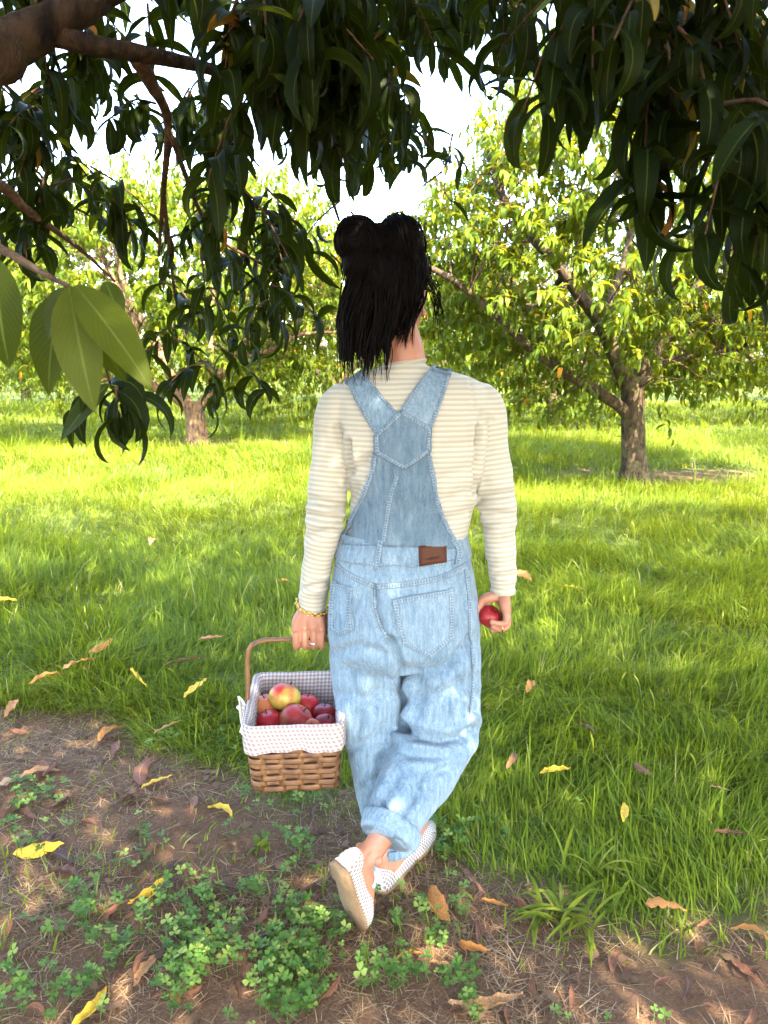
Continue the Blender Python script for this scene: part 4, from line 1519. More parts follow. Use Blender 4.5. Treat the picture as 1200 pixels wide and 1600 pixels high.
for i, (a, b) in enumerate(zip(YOKE, YOKE[1:] + YOKE[:1])):
    ca = np.mean(YOKE, 0)
    ia, ib = ca + (np.array(a) - ca) * .90, ca + (np.array(b) - ca) * .90
    seam([tuple(ia), tuple((ia + ib) / 2), tuple(ib)], 6.5, BOTH, .0145, yoke)
for (l, w, o) in [([(541, 836), (554, 806), (570, 772), (582, 738), (588, 712)], 7, .0095), ([(708, 842), (694, 815), (682, 778), (675, 738), (671, 712)], 7, .0095), ([(621, 742), (611, 775), (605, 810), (600, 845)], 7, .009),
                  ([(549, 600), (560, 626), (576, 655), (592, 680)], 5.5, .0105), ([(567, 589), (585, 608), (605, 632), (622, 650)], 5.5, .0105), ([(682, 572), (667, 589), (646, 616), (627, 646)], 5.5, .0105), ([(703, 577), (695, 605), (683, 640), (671, 668)], 5.5, .0105)]:
    seam(l, w, S_ if o > .01 else BOTH, o, back_panel if o < .01 else overalls)
# strap ends folded over the shoulders
for q in ([(543, 603), (556, 595), (570, 585)], [(679, 568), (693, 570), (708, 577)]):
    P = []
    for (x, y) in q:
        p, n = hit(x, y, S_)
        P.append(p + n * .009 + np.array([0, .004, .002]))
    v, f, uv = tube(spline(P, 8), .0062, 8, ref=(0, 0, 1))
    MB().add(wl(v), f, uv).build('strap_end', M_DENIM_DARK, overalls)
# waistband
WT = [(533, 833), (560, 840), (600, 848), (650, 852), (700, 848), (730, 832)]
WBt = [(524, 868), (555, 874), (592, 880), (650, 884), (700, 878), (737, 864)]
waist = panel('waistband', [WT[0], WBt[0]], [WT[-1], WBt[-1]], P_, .006, .006, M_DENIM, overalls, 2, 2)
bpy.data.objects.remove(waist)
def band(name, top, bot, cols, rows, bvhs, off, mat, parent):
    T, B = resample(top, cols), resample(bot, cols)
    V, F, uv = [], [], []
    for i in range(rows):
        t = i / (rows - 1)
        for j in range(cols):
            q = T[j] * (1 - t) + B[j] * t
            p, n = hit(q[0], q[1], bvhs)
            e = -.005 if i in (0, rows - 1) else 0
            V.append(p + n * (off + e)); uv.append((t, j * .004))
    for i in range(rows - 1):
        for j in range(cols - 1):
            a = i * cols + j
            F.append((a, a + cols, a + cols + 1, a + 1))
    return MB().add(wl(V), F, uv).build(name, mat, parent)
RW = spline(np.array(PELVIS, float), 200)
def pelvis_row(py): return [float(np.interp(py, RW[:, 0], RW[:, i])) for i in range(5)]
rows = []
for py, g in ((831, -.002), (832, .003), (838, .0042), (852, .0042), (864, .0042), (867, .003), (868, -.003)):
    r = pelvis_row(py)
    e = g / mpp(at(630, py, 1.9))
    rows.append((py, r[1] - e, r[2] + e, r[3], r[4] + g))
wv, wf = ring_loft(rows, 72, 14, 2.3)
wf = wf[:-2]
wv = wv + np.stack([np.zeros(len(wv)), .0008 * np.sin(wv[:, 0] * 500), .0012 * np.sin(wv[:, 0] * 60)], -1)
wuv = np.stack([np.repeat(np.linspace(0, 1, 14), 72), np.tile(np.arange(72) * .01, 14)], -1)
waist = MB().add(wl(wv), wf, wuv).build('waistband', M_DENIM, overalls)
WAIST_BVH = BVHTree.FromPolygons([tuple(v) for v in wv], [tuple(int(i) for i in f) for f in wf])
BOTH = [SHIRT_BVH, PANTS_BVH, WAIST_BVH]
seam([(545, 846), (580, 851), (630, 854), (680, 852), (720, 845)], 4, [WAIST_BVH], .0018, waist)
seam([(537, 876), (570, 881), (620, 884), (670, 883), (725, 872)], 4, [WAIST_BVH], .0018, waist)
# back yoke seam, seat seam, side seam
for l, w in [([(522, 880), (545, 898), (585, 916)], 9), ([(588, 917), (640, 912), (690, 902), (727, 884)], 9), ([(586, 920), (587, 950), (596, 980), (606, 996)], 7), ([(727, 886), (733, 940), (735, 1000)], 5), ([(736, 1000), (739, 1060), (734, 1120)], 4)]:
    seam(l, w, P_, .0035, overalls)
# belt loops
for q in ([(595, 846), (592, 868), (589, 893)], [(706, 842), (716, 860), (713, 884)]):
    o = seam(q, 9, BOTH, .006, overalls, 'belt_loop', M_SEAM, 8)
# pockets
def pocket(L, R, tip, parent):
    o = panel('back_pocket', L + [tip], R + [tip], P_, .0055, .005, M_DENIM, parent, 14, 8, .002)
    run = [L[0], ((L[0][0] + R[0][0]) / 2, (L[0][1] + R[0][1]) / 2), R[0]]
    inn = lambda p, k=.93: (tip[0] + (p[0] - tip[0]) * k + 0, p[1])
    seam([(x, y + 5) for x, y in run], 8, P_, .0075, o)
    seam([(L[0][0] + 4, L[0][1])] + [(x + 4, y) for x, y in L[1:]], 8, P_, .0075, o)
    seam([(R[0][0] - 4, R[0][1])] + [(x - 4, y) for x, y in R[1:]], 8, P_, .0075, o)
    seam([(L[-1][0] + 3, L[-1][1] - 3), ((L[-1][0] + tip[0]) / 2 + 1, (L[-1][1] + tip[1]) / 2 - 4), (tip[0], tip[1] - 5)], 7, P_, .0075, o)
    seam([(tip[0], tip[1] - 5), ((R[-1][0] + tip[0]) / 2 - 1, (R[-1][1] + tip[1]) / 2 - 4), (R[-1][0] - 3, R[-1][1] - 3)], 7, P_, .0075, o)
pocket([(613, 936), (618, 968), (627, 1003)], [(707, 919), (709, 960), (707, 997)], (671, 1028), overalls)
pocket([(521, 908), (517, 945), (517, 984)], [(554, 918), (551, 950), (553, 984)], (531, 994), overalls)
# leather patch
patch = panel('leather_patch', [(654, 853), (655, 885)], [(697, 847), (697, 879)], [WAIST_BVH, PANTS_BVH], .004, .003, M_LEATHER, overalls, 6, 6)
tc = bpy.data.curves.new('lettering', 'FONT')
tc.body = 'HIDDEN'
tc.size = .0078
tc.align_x = 'CENTER'
tc.extrude = .0003
to = bpy.data.objects.new('lettering', tc)
COL.objects.link(to)
p, n = hit(677, 874, [WAIST_BVH])
p2, _ = hit(690, 871.5, [WAIST_BVH])
exv = (p2 - p) / np.linalg.norm(p2 - p)
n = n - (n @ exv) * exv; n /= np.linalg.norm(n)
eyv = np.cross(n, exv)
Mt = Matrix([[exv[0], eyv[0], n[0], 0], [exv[1], eyv[1], n[1], 0], [exv[2], eyv[2], n[2], 0], [0, 0, 0, 1]])
Mt.translation = Vector(p + n * .0048 - WB)
bpy.context.view_layer.update()
me = bpy.data.meshes.new_from_object(to.evaluated_get(bpy.context.evaluated_depsgraph_get()))
bpy.data.objects.remove(to)
me.materials.clear()
lt = add_obj('lettering', me, M_INK, overalls)
lt.matrix_local = Mt

# turned-up cuffs
def cuff(Q, i0, i1, grow, tilt=0):
    P = Q[i0:i1, :3]
    R = Q[i0:i1, 3]
    n = 9
    P = spline(P, n); R = np.interp(np.linspace(0, 1, n), np.linspace(0, 1, len(R)), R)
    prof = np.array([.006, .0095, .010, .010, .0105, .0105, .011, .0105, .007]) + grow
    v, f, uv = tube(P, R + prof, 30, ref=(0, 1, 0), cap=False)
    v2, f2, uv2 = tube(P[::-1], (R + prof - .005)[::-1], 30, ref=(0, 1, 0), cap=False)
    m = MB()
    vv = v + (v - np.repeat(P, 30, 0)) * (.08 * vnoise(v, 16, 5))[:, None]
    m.add(wl(vv), f, uv)
    m.add(wl(v2), f2, uv2)
    # the lower fold closes the two layers
    k = 30
    a0 = (n - 1) * k
    m.F += [(a0 + j, a0 + (j + 1) % k, n * k + (j + 1) % k, n * k + j) for j in range(k)]
    m.F += [((j + 1) % k, j, 2 * n * k - k + j, 2 * n * k - k + (j + 1) % k) for j in range(k)]
    return m.build('cuff', M_DENIM, overalls)
cuff(leg_paths[1], 43, 50, .0)
cuff(leg_paths[0], 44, 50, .0)

# body: one continuous surface ------------------------------------
bd = MB()
def cap_chain(pts, radii, k=12, n=None, flat=1.0, ref=(.3, 1, .2)):
    P = np.array(pts, float)
    n = n or 5 * len(P)
    Q = spline(np.column_stack([P, np.broadcast_to(radii, (len(P),))]), n)
    # round the two ends
    d0 = Q[0, :3] - Q[1, :3]; d0 /= np.linalg.norm(d0)
    d1 = Q[-1, :3] - Q[-2, :3]; d1 /= np.linalg.norm(d1)
    a = [np.append(Q[0, :3] + d0 * Q[0, 3] * s, Q[0, 3] * c) for s, c in ((.9, .35), (.55, .8))]
    b = [np.append(Q[-1, :3] + d1 * Q[-1, 3] * s, Q[-1, 3] * c) for s, c in ((.55, .8), (.9, .35))]
    Q = np.vstack([a, Q, b])
    v, f, _ = tube(Q[:, :3], Q[:, 3], k, ref=ref, flat=flat)
    bd.add(v, f)

# head, turned a little to the right
HC = at(615, 462, 1.945)
yaw = math.radians(-22)
Rz = np.array([[math.cos(yaw), -math.sin(yaw), 0], [math.sin(yaw), math.cos(yaw), 0], [0, 0, 1]])
def hd(x, y, z): return HC + Rz @ np.array([x, y, z])
def he(c, r): bd.add(*ellipsoid(hd(*c), r, 24, 16, Rz))
he((0, -.012, .025), (.074, .090, .088))
he((0, .022, -.030), (.062, .072, .085))
he((0, .050, -.080), (.040, .040, .034))
he((0, .088, -.022), (.011, .022, .020))       # nose
he((0, .080, .000), (.008, .018, .030))
he((0, .078, -.058), (.022, .016, .007))       # lips
he((0, .078, -.066), (.019, .016, .007))
for s in (-1, 1):
    he((s * .030, .078, .026), (.020, .010, .007))    # brow
    he((s * .032, .066, -.022), (.020, .020, .022))   # cheek
    # ear: a rim with a lobe
    for t in np.linspace(0, 1, 11):
        a = math.pi * (1.35 * t - .35)
        he((s * (.077 + .006 * math.sin(math.pi * t)), -.004 - .017 * math.sin(a) + (.004 if t < .2 else 0), -.012 + .030 * -math.cos(a) * -1 - .006), (.0045, .0055, .0055))
    he((s * .074, -.004, -.014), (.007, .013, .020))
    he((s * .077, .004, -.040), (.005, .007, .009))
cap_chain([hd(0, .0, -.075), at(630, 545, 1.935), at(634, 580, 1.93), at(636, 625, 1.92)], [.054, .050, .052, .06], 20)
# trunk and limbs under the clothes
v, f = ring_loft([(py, xl + 14, xr - 14, Yc, ry - .02) for (py, xl, xr, Yc, ry) in TORSO[5:]], 24, 30)
bd.add(v, f)
v, f = ring_loft([(py, xl + 14, xr - 14, Yc, ry - .024) for (py, xl, xr, Yc, ry) in PELVIS], 24, 24)
bd.add(v, f)
for A in (ARM_L, ARM_R):
    A2 = [(x, y, Y_, r * .70 if i < len(A) - 2 else 14.0) for i, (x, y, Y_, r) in enumerate(A)][2:]
    cap_chain([at(*a[:3]) for a in A2], [a[3] * mpp(at(*a[:3])) for a in A2], 14)
for A, last in ((LEG_L, 22), (LEG_R, 22)):
    A2 = [(x, y, Y_, r * (.68 if i < len(A) - 3 else .5)) for i, (x, y, Y_, r) in enumerate(A[:-1])]
    cap_chain([at(*a[:3]) for a in A2], [a[3] * mpp(at(*a[:3])) for a in A2], 14)

# left hand closed round the basket handle
BROT = math.radians(4)
EX, EY, EZ = np.array([math.cos(BROT), math.sin(BROT), 0]), np.array([-math.sin(BROT), math.cos(BROT), 0]), np.array([0, 0, 1.])
GRIP = at(484, 998, 1.925)
WL = at(488, 948, 1.92)
def gp(x, y, z): return GRIP + EX * x + EY * y + EZ * z
offs = [-.035, -.012, .011, .032]
for i, o in enumerate(offs):
    dz = [-.002, .002, .002, -.003][i]
    fr = [.0094, .0096, .0094, .0086][i]
    cap_chain([WL + EX * o * .5 - EZ * .004 - EY * .004, gp(o * .85, -.017, .058), gp(o, -.020, .034 + dz)], [.016, .0145, .0125], 12)
    bd.add(*ellipsoid(gp(o, -.023, .037 + dz), (.0105, .011, .0105), 12, 8))
    cap_chain([WL + EX * o * .5 + EY * .012 - EZ * .01, gp(o * .85, .006, .050), gp(o, .008, .030)], [.014, .013, .0105], 12)
    cap_chain([gp(o, -.020, .034 + dz), gp(o, -.0245, .012), gp(o, -.021, -.008), gp(o, -.004, -.0205), gp(o, .014, -.014), gp(o, .019, -.002)], [fr + .0012, fr, fr, fr * .95, fr * .9, fr * .8], 12)
cap_chain([WL + EX * .018 - EZ * .012, gp(.040, .010, .045), gp(.046, .024, .022), gp(.036, .029, .006), gp(.018, .028, -.002)], [.015, .0135, .012, .011, .009], 12)

# right hand holding a fruit
FC = at(764, 962, 1.868)
FR = .0300
WR = at(786, 924, 1.885)
def fp(x, y, z): return FC + np.array([x, y, z])
K = [(.037, .026, .022), (.0435, .010, .016), (.044, -.008, .014), (.040, -.024, .018)]
PIP = [(.043, .034, -.008), (.047, .014, -.018), (.044, -.018, -.018), (.038, -.036, -.006)]
DIP = [(.032, .038, -.024), (.032, .012, -.035), (.026, -.032, -.024), (.021, -.042, -.007)]
TIP = [(.012, .036, -.030), (.010, .006, -.040), (.006, -.0385, -.015), (.001, -.0405, -.002)]
for i in range(4):
    fr = [.0098, .0102, .0096, .0088][i]
    cap_chain([WR + np.array([.002, K[i][1] * .45, -.006]), fp(K[i][0] * .8 + .004, K[i][1] * .8, .036), fp(*K[i])], [.0155, .0145, .012], 12)
    cap_chain([fp(*K[i]), fp(*PIP[i]), fp(*DIP[i]), fp(*TIP[i])], [fr + .001, fr, fr * .92, fr * .8], 12, 18)
cap_chain([WR + np.array([-.008, .0, -.010]), fp(.004, .002, .048), fp(-.016, .004, .040), fp(-.030, .000, .020), fp(-.036, -.006, .000)], [.016, .0145, .0125, .0112, .009], 12)

# feet
RH, RT = at(533, 1352, 1.585), at(560, 1447, 1.66)       # heel and toe of the raised foot, on the sole
RUP = np.array([.72, .66, .22])
LHh, LTt = ground(590, 1396), ground(672, 1298)          # planted foot
LHh[2] = LTt[2] = .012
LUP = np.array([0, 0, 1.])
def foot_frame(h, t, up):
    ex = (t - h); L = np.linalg.norm(ex); ex /= L
    up = up - (up @ ex) * ex; up /= np.linalg.norm(up)
    ey = np.cross(up, ex)
    return np.stack([ex, ey, up], 1), L
FEET = []
for (h, t, up, leg, ank) in ((RH, RT, RUP, LEG_R, .07), (LHh, LTt, LUP, LEG_L, .08)):
    M, L = foot_frame(h, t, up)
    FEET.append((h, M, L))
    q = lambda x, y, z: h + M @ np.array([x * L, y, z])
    anklep = q(.19, 0, .085)
    legp = at(*leg[-2][:3])
    cap_chain([legp, (legp + anklep) / 2, anklep, q(.17, 0, .045)], [.036, .030, .0285, .028], 16)
    cap_chain([q(.13, 0, .038), q(.35, 0, .045), q(.6, 0, .036), q(.84, 0, .024)], [.029, .031, .030, .024], 16)
    bd.add(*ellipsoid(q(.10, 0, .040), (.026, .024, .040), 16, 12, M))
    cap_chain([q(.08, 0, .05), q(.10, 0, .085), (legp + anklep) / 2], [.020, .018, .026], 14)
    bd.add(*ellipsoid(q(.19, .030, .078), (.012, .012, .012)))
    bd.add(*ellipsoid(q(.19, -.030, .082), (.012, .012, .012)))
V, Q4 = remesh(*bd.arrays(), .0029, 3, .4, decimate=.42)
body = add_obj('body', make_mesh('body', wl(V), Q4), M_SKIN, woman)
BODY_BVH = bvh_of(V, Q4)
for s in (-1, 1):
    v, f = ellipsoid(hd(s * .031, .082, .010), (.012, .008, .006), 14, 8, Rz)
    MB().add(wl(v), f).build('eye', M_DARKGAP, body)

# shoes ------------------------------------------------------------
def shoe(h, M, L, label):
    q = lambda p: wl(h + np.asarray(p) @ (M * 1.0).T)
    n, k = 30, 28
    s = np.linspace(0, 1, n)
    hw = np.interp(s, [0, .04, .12, .3, .5, .7, .85, .95, 1], [.010, .026, .031, .033, .036, .042, .037, .022, .004])
    asym = np.interp(s, [0, .4, .7, 1], [0, .002, -.002, -.004])
    s = np.linspace(0, 1, n) ** 1.15
    top = np.interp(s, [0, .05, .2, .4, .6, .8, .95, 1], [.052, .060, .060, .050, .050, .042, .026, .012])
    x = -.006 + s * (L * 1.06)
    # sole: a slab with a slightly raised heel
    out = [(x[i], hw[i] * 1.04 + asym[i]) for i in range(n)] + [(x[i], -hw[i] * 1.04 + asym[i]) for i in range(n - 1, -1, -1)]
    m = len(out)
    Vs = [(a, b, .006 if a > L * .32 else 0.0) for a, b in out] + [(a, b, .013) for a, b in out]
    F = [(i, (i + 1) % m, m + (i + 1) % m, m + i) for i in range(m)]
    for i in range(n - 1):
        F.append((i, m - 1 - i, m - 2 - i, i + 1))
        F.append((m + i, m + i + 1, 2 * m - 2 - i, 2 * m - 1 - i))
    Vs = np.array(Vs); Vs[:, 2] -= .012
    root = MB()
    # upper: sides rise from the sole, open over the foot between heel and instep
    V, uv, perf, F2 = [], [], [], []
    for i in range(n):
        for j in range(k):
            t = j / (k - 1)
            a = math.pi * t
            c, sn = math.cos(a), math.sin(a)
            yy = hw[i] * np.sign(c) * abs(c) ** .75 + asym[i]
            zz = top[i] * sn ** .8
            V.append((x[i], yy, zz)); uv.append((x[i], t * .16)); perf.append(1.0 if .02 < s[i] < .97 and (t < .44 or t > .56 or s[i] > .62) else 0)
    for i in range(n - 1):
        for j in range(k - 1):
            t, sm = (j + .5) / (k - 1), (s[i] + s[i + 1]) / 2
            lim = np.interp(sm, [0, .13, .17, .24, .45, .56, .60], [.5, .5, .38, .29, .28, .38, .5])
            if sm < .60 and lim < t < 1 - lim and not (.40 < sm < .47 and False):
                continue
            a = i * k + j
            F2.append((a, a + k, a + k + 1, a + 1))
    for j in range(k // 2 - 1):
        F2.append((j, j + 1, k - 2 - j, k - 1 - j))
    o = MB().add(q(V), F2, uv, perf=perf).build('shoe', M_SHOE, woman)
    o['label'] = label
    md = o.modifiers.new('thickness', 'SOLIDIFY'); md.thickness = .003; md.offset = 1
    MB().add(q(Vs), F, [(a, b) for a, b, _ in Vs]).build('sole', M_SOLE, o, smooth=False)
    # edge piping round the opening and a strap with a buckle
    ed = []
    for sm in np.linspace(.13, .60, 22):
        lim = np.interp(sm, [0, .13, .17, .24, .45, .56, .60], [.5, .5, .38, .29, .28, .38, .5])
        ed.append((sm, lim))
    loop = [(sm, l) for sm, l in ed] + [(sm, 1 - l) for sm, l in ed[::-1]]
    pts = []
    for sm, t in loop:
        a = math.pi * t
        w, tp, asy = np.interp(sm, s, hw), np.interp(sm, s, top), np.interp(sm, s, asym)
        c = math.cos(a)
        pts.append((-.006 + sm * L * 1.06, w * np.sign(c) * abs(c) ** .75 * 1.04 + asy, tp * math.sin(a) ** .8 + .001))
    pts.append(pts[0])
    v, f, u = tube(q(pts), .0022, 6, cap=False)
    MB().add(v, f, u, perf=0.0).build('piping', M_SHOE, o)
    st = []
    for t in np.linspace(.24, .76, 14):
        a = math.pi * t
        c = math.cos(a)
        w, tp, asy = np.interp(.46, s, hw), np.interp(.46, s, top), np.interp(.46, s, asym)
        st.append((-.006 + .46 * L * 1.06, w * np.sign(c) * abs(c) ** .75 * 1.08 + asy, max(tp * math.sin(a) ** .8, .0) * 1.22 + .004))
    v, f, u = tube(q(st), .006, 8, ref=tuple(M[:, 0]), flat=1.0)
    MB().add(v, f, u, perf=0.0).build('strap', M_SHOE, o)
    return o
shoe(*FEET[0], 'raised white perforated shoe showing its tan sole')
shoe(*FEET[1], 'white perforated shoe planted on the soil')
# hair --------------------------------------------------------------
hm = MB()
# close cap over the skull, open at the face
v, f = ellipsoid(hd(0, -.016, .022), (.086, .100, .100), 40, 26, Rz)
lv = (v - HC) @ Rz
def hair_side(p): return (p[:, 1] < .045) & ((p[:, 2] > -.07) & ((p[:, 1] < .0) | (p[:, 2] > .02)))
ok = (lv[:, 1] < .05) & (lv[:, 2] > -.060 + np.clip(lv[:, 1] + .02, 0, 1) * 1.6) & ((np.abs(lv[:, 0]) < .055) | (lv[:, 1] < -.035) | (lv[:, 2] > .018))
f = [q for q in f if all(ok[i] for i in q)]
hm.add(v + (v - HC) * (.03 * vnoise(v, 40, 3))[:, None], f)
q = random.Random(77)
def strand(pts, r0, n=10, wig=.003, tip=.25):
    P = spline(np.array(pts, float), n)
    t = np.linspace(0, 1, n)
    ph = q.uniform(0, 6.28)
    P = P + np.stack([np.sin(t * 5 + ph) * wig, np.cos(t * 4 + ph) * wig, np.zeros(n)], -1) * t[:, None]
    R = r0 * np.interp(t, [0, .15, .6, 1], [.8, 1, .9, tip])
    v, f, uv = tube(P, R, 4, cap=False, flat=.7)
    hm.add(v, f, uv)
# the two rolled masses on top, loops of hair wound round them
def roll(c, r, n, axis, loose=.12, core=.95):
    """a rolled lock: strands wound round one axis, a little untidy"""
    c = np.asarray(c)
    hm.add(*ellipsoid(c, np.asarray(r) * core, 26, 16))
    for i in range(n):
        ax = Vector((axis[0] + q.gauss(0, .28), axis[1] + q.gauss(0, .28), axis[2] + q.gauss(0, .28))).normalized()
        u = ax.orthogonal().normalized(); w = ax.cross(u)
        a0, span = q.uniform(0, 6.28), q.uniform(1.4, 3.0)
        lift = max(-.93, min(.93, q.gauss(0, .5)))
        k = math.sqrt(1 - lift * lift)
        pts = []
        g = 1 + abs(q.gauss(0, loose)) * .30
        for t in np.linspace(0, 1, 7):
            a = a0 + span * t
            d = np.array(u) * math.cos(a) * k + np.array(w) * math.sin(a) * k + np.array(ax) * lift
            pts.append(c + d * np.asarray(r) * g)
        strand(pts, q.uniform(.0009, .0020), 10, .0015, .4)
roll(at(559, 376, 1.875), (.052, .048, .052), 230, (.2, 1, .15))
roll(at(591, 383, 1.885), (.046, .045, .047), 90, (.6, .6, 0))
roll(at(564, 412, 1.872), (.046, .046, .055), 90, (.8, .3, 0))
roll(at(624, 384, 1.895), (.060, .060, .068), 260, (.9, .35, .1))
roll(at(602, 435, 1.875), (.070, .052, .080), 140, (1, .1, 0))
roll(at(638, 420, 1.905), (.052, .062, .066), 120, (1, .2, .3))
# hair falling from the gathered part, thinning towards its ragged ends
for i in range(720):
    u = q.random() ** .85
    ex = 527 + 118 * u + q.gauss(0, 4)                       # where it ends, left to right
    ey = np.interp(ex, [520, 535, 555, 580, 600, 620, 645, 655], [572, 576, 578, 586, 562, 538, 524, 510]) - abs(q.gauss(0, 30)) + 20 * math.sin(ex * .33) * math.sin(ex * .11 + 1)
    sx = 556 + 96 * u + q.gauss(0, 8)
    sy = q.uniform(400, 455)
    Ys, Ye = 1.835 + q.uniform(0, .05), 1.845 + q.uniform(-.015, .055) + (.02 if u > .8 else 0)
    if u < .25: Ye += q.uniform(0, .05)
    mx = sx * .5 + ex * .5 + q.gauss(0, 3) + (-7 if u < .35 else 4)
    strand([at(sx, sy, Ys), at(mx, (sy * .55 + ey * .45), Ys - .012), at(ex * .85 + mx * .15, sy * .2 + ey * .8, Ye - .005), at(ex, ey, Ye)], q.uniform(.0010, .0028), 11, .003, .1)
# side hair swept over the ear and strands framing the face
for i in range(150):
    t = q.random()
    s0 = at(q.uniform(640, 668), q.uniform(395, 435), 1.90 + q.uniform(-.02, .03))
    s1 = at(q.uniform(672, 688), q.uniform(440, 470), 1.93 + q.uniform(-.02, .05))
    if t < .74:
        e = at(q.uniform(618, 648), q.uniform(478, 545), 1.86 + q.uniform(0, .02))
        strand([s0, at(q.uniform(640, 664), 450, 1.88), e], q.uniform(.0012, .0026), 9, .002, .15)
    else:
        e = at(q.uniform(670, 697), q.uniform(485, 562), 1.975 + q.uniform(-.02, .05))
        strand([s0, s1, at(q.uniform(676, 694), 488, 1.97 + q.uniform(-.02, .03)), e], q.uniform(.0006, .0013), 9, .002, .12)
# loose flyaway ends
for i in range(70):
    a = q.uniform(0, 6.28)
    b = at(q.choice([q.uniform(540, 600), q.uniform(590, 662)]), q.uniform(350, 372), 1.88)
    e = b + np.array([math.cos(a) * .03, q.uniform(-.02, .02), abs(math.sin(a)) * .022 + .004])
    strand([b, (b + e) / 2 + np.array([0, 0, .012]), e], .0007, 6, .004, .3)
for i in range(90):
    b = at(q.uniform(530, 612), q.uniform(490, 545), 1.85)
    e = at(proj(b)[0] + q.uniform(-12, 6), q.uniform(560, 606), 1.85)
    strand([b, (b + e) / 2 + np.array([q.gauss(0, .006), 0, 0]), e], q.uniform(.0007, .0014), 8, .004, .2)
hairV = np.concatenate(hm.V)
hm.V = [wl(hairV)]
hair = hm.build('hair', M_HAIR, woman)
hair['label'] = 'black hair half gathered into a messy bun'

# jewellery ----------------------------------------------------------
ear = hd(.083, .002, -.052)
m = []
for i in range(15):
    a = i * 2 * math.pi / 14
    m.append(ear + np.array([.004 * math.cos(a), .009 * math.cos(a), .010 * math.sin(a)]))
v, f, uv = tube(m, .0018, 6, cap=False)
MB().add(wl(v), f, uv).build('earring', M_GOLD, woman)
# bracelet of linked rings
br = empty('bracelet'); br.parent = woman
wc = at(488, 946, 1.92)
axv = at(497, 875, 1.895) - at(487, 950, 1.92); axv /= np.linalg.norm(axv)
uu = np.cross(axv, [0, 1, 0]); uu /= np.linalg.norm(uu)
vv = np.cross(axv, uu)
rad = 24.5 * mpp(wc)
NL = 26
for i in range(NL):
    a = i * 2 * math.pi / NL
    sagz = -.010 * (.5 - .5 * math.sin(a)) * 0
    c = wc + (uu * math.cos(a) + vv * math.sin(a)) * rad + axv * (.006 * math.cos(a + .5))
    tn = -uu * math.sin(a) + vv * math.cos(a)
    no = axv if i % 2 == 0 else (uu * math.cos(a) + vv * math.sin(a))
    pts = [c + tn * .0062 * math.cos(b) + no * .0048 * math.sin(b) for b in np.linspace(0, 2 * math.pi, 11)]
    v, f, uv = tube(pts, .0016, 5, ref=tuple(np.cross(tn, no)), cap=False)
    MB().add(wl(v), f, uv).build('link', M_GOLD, br)
rg = gp(offs[2], -.0215, -.002)
pts = [rg + EX * .0115 * math.cos(b) + np.array([0, 1, 0]) * .0115 * math.sin(b) for b in np.linspace(0, 2 * math.pi, 17)]
v, f, uv = tube(pts, .0016, 6, ref=(0, 0, 1), cap=False)
ring = MB().add(wl(v), f, uv).build('ring', M_SILVER, woman)
v, f = ellipsoid(rg - EY * .0125, (.0038, .0028, .0038), 8, 6)
MB().add(wl(v), f).build('stone', M_SILVER, ring, smooth=False)
pr = fp(.031, -.0365, -.020)
pts = [pr + np.array([.003 * math.cos(b), .0105 * math.cos(b), .0105 * math.sin(b)]) for b in np.linspace(0, 2 * math.pi, 15)]
v, f, uv = tube(pts, .0013, 6, cap=False)
MB().add(wl(v), f, uv).build('ring', M_GOLD, woman)

# ---------------------------------------------------------------- the fruit in her hand and the basket
def fruit(name, c, r, mat, label, group=None, cat='apple', tilt=(0, 0, 0), kind='apple'):
    nu, nv = 28, 18
    V, F = ellipsoid((0, 0, 0), (1, 1, 1), nu, nv)
    z = V[:, 2]
    rad = np.sqrt(V[:, 0] ** 2 + V[:, 1] ** 2)
    W = V.copy()
    W[:, 2] = z * .90 - .22 * np.exp(-(rad / .26) ** 2) * np.sign(z) * (1 if kind == 'apple' else .6) - .04 * rad
    W[:, :2] *= (1 + .06 * z)[:, None]
    ang = np.arctan2(V[:, 1], V[:, 0])
    W[:, :2] *= (1 + .018 * np.cos(5 * ang) * (z < 0))[:, None]
    if kind == 'peach':
        W *= (1 - .07 * np.exp(-((ang - .6) / .16) ** 2))[:, None]
    o = MB().add(W * r, F).build(name, mat)
    o.location = tuple(c)
    o.rotation_euler = tilt
    tag(o, label, cat, group)
    P = [(0, 0, r * .62), (r * .05, 0, r * .82), (r * .16, r * .04, r * 1.02)]
    v, f, uv = tube(spline(P, 6), [r * .05, r * .045, r * .04, r * .04, r * .045, r * .055], 6)
    MB().add(v, f, uv).build('stem', M_TWIG, o)
    return o
fruit('apple', FC, FR, FRUIT['crimson'], 'dark red apple held in the right hand', tilt=(.4, .5, 0))

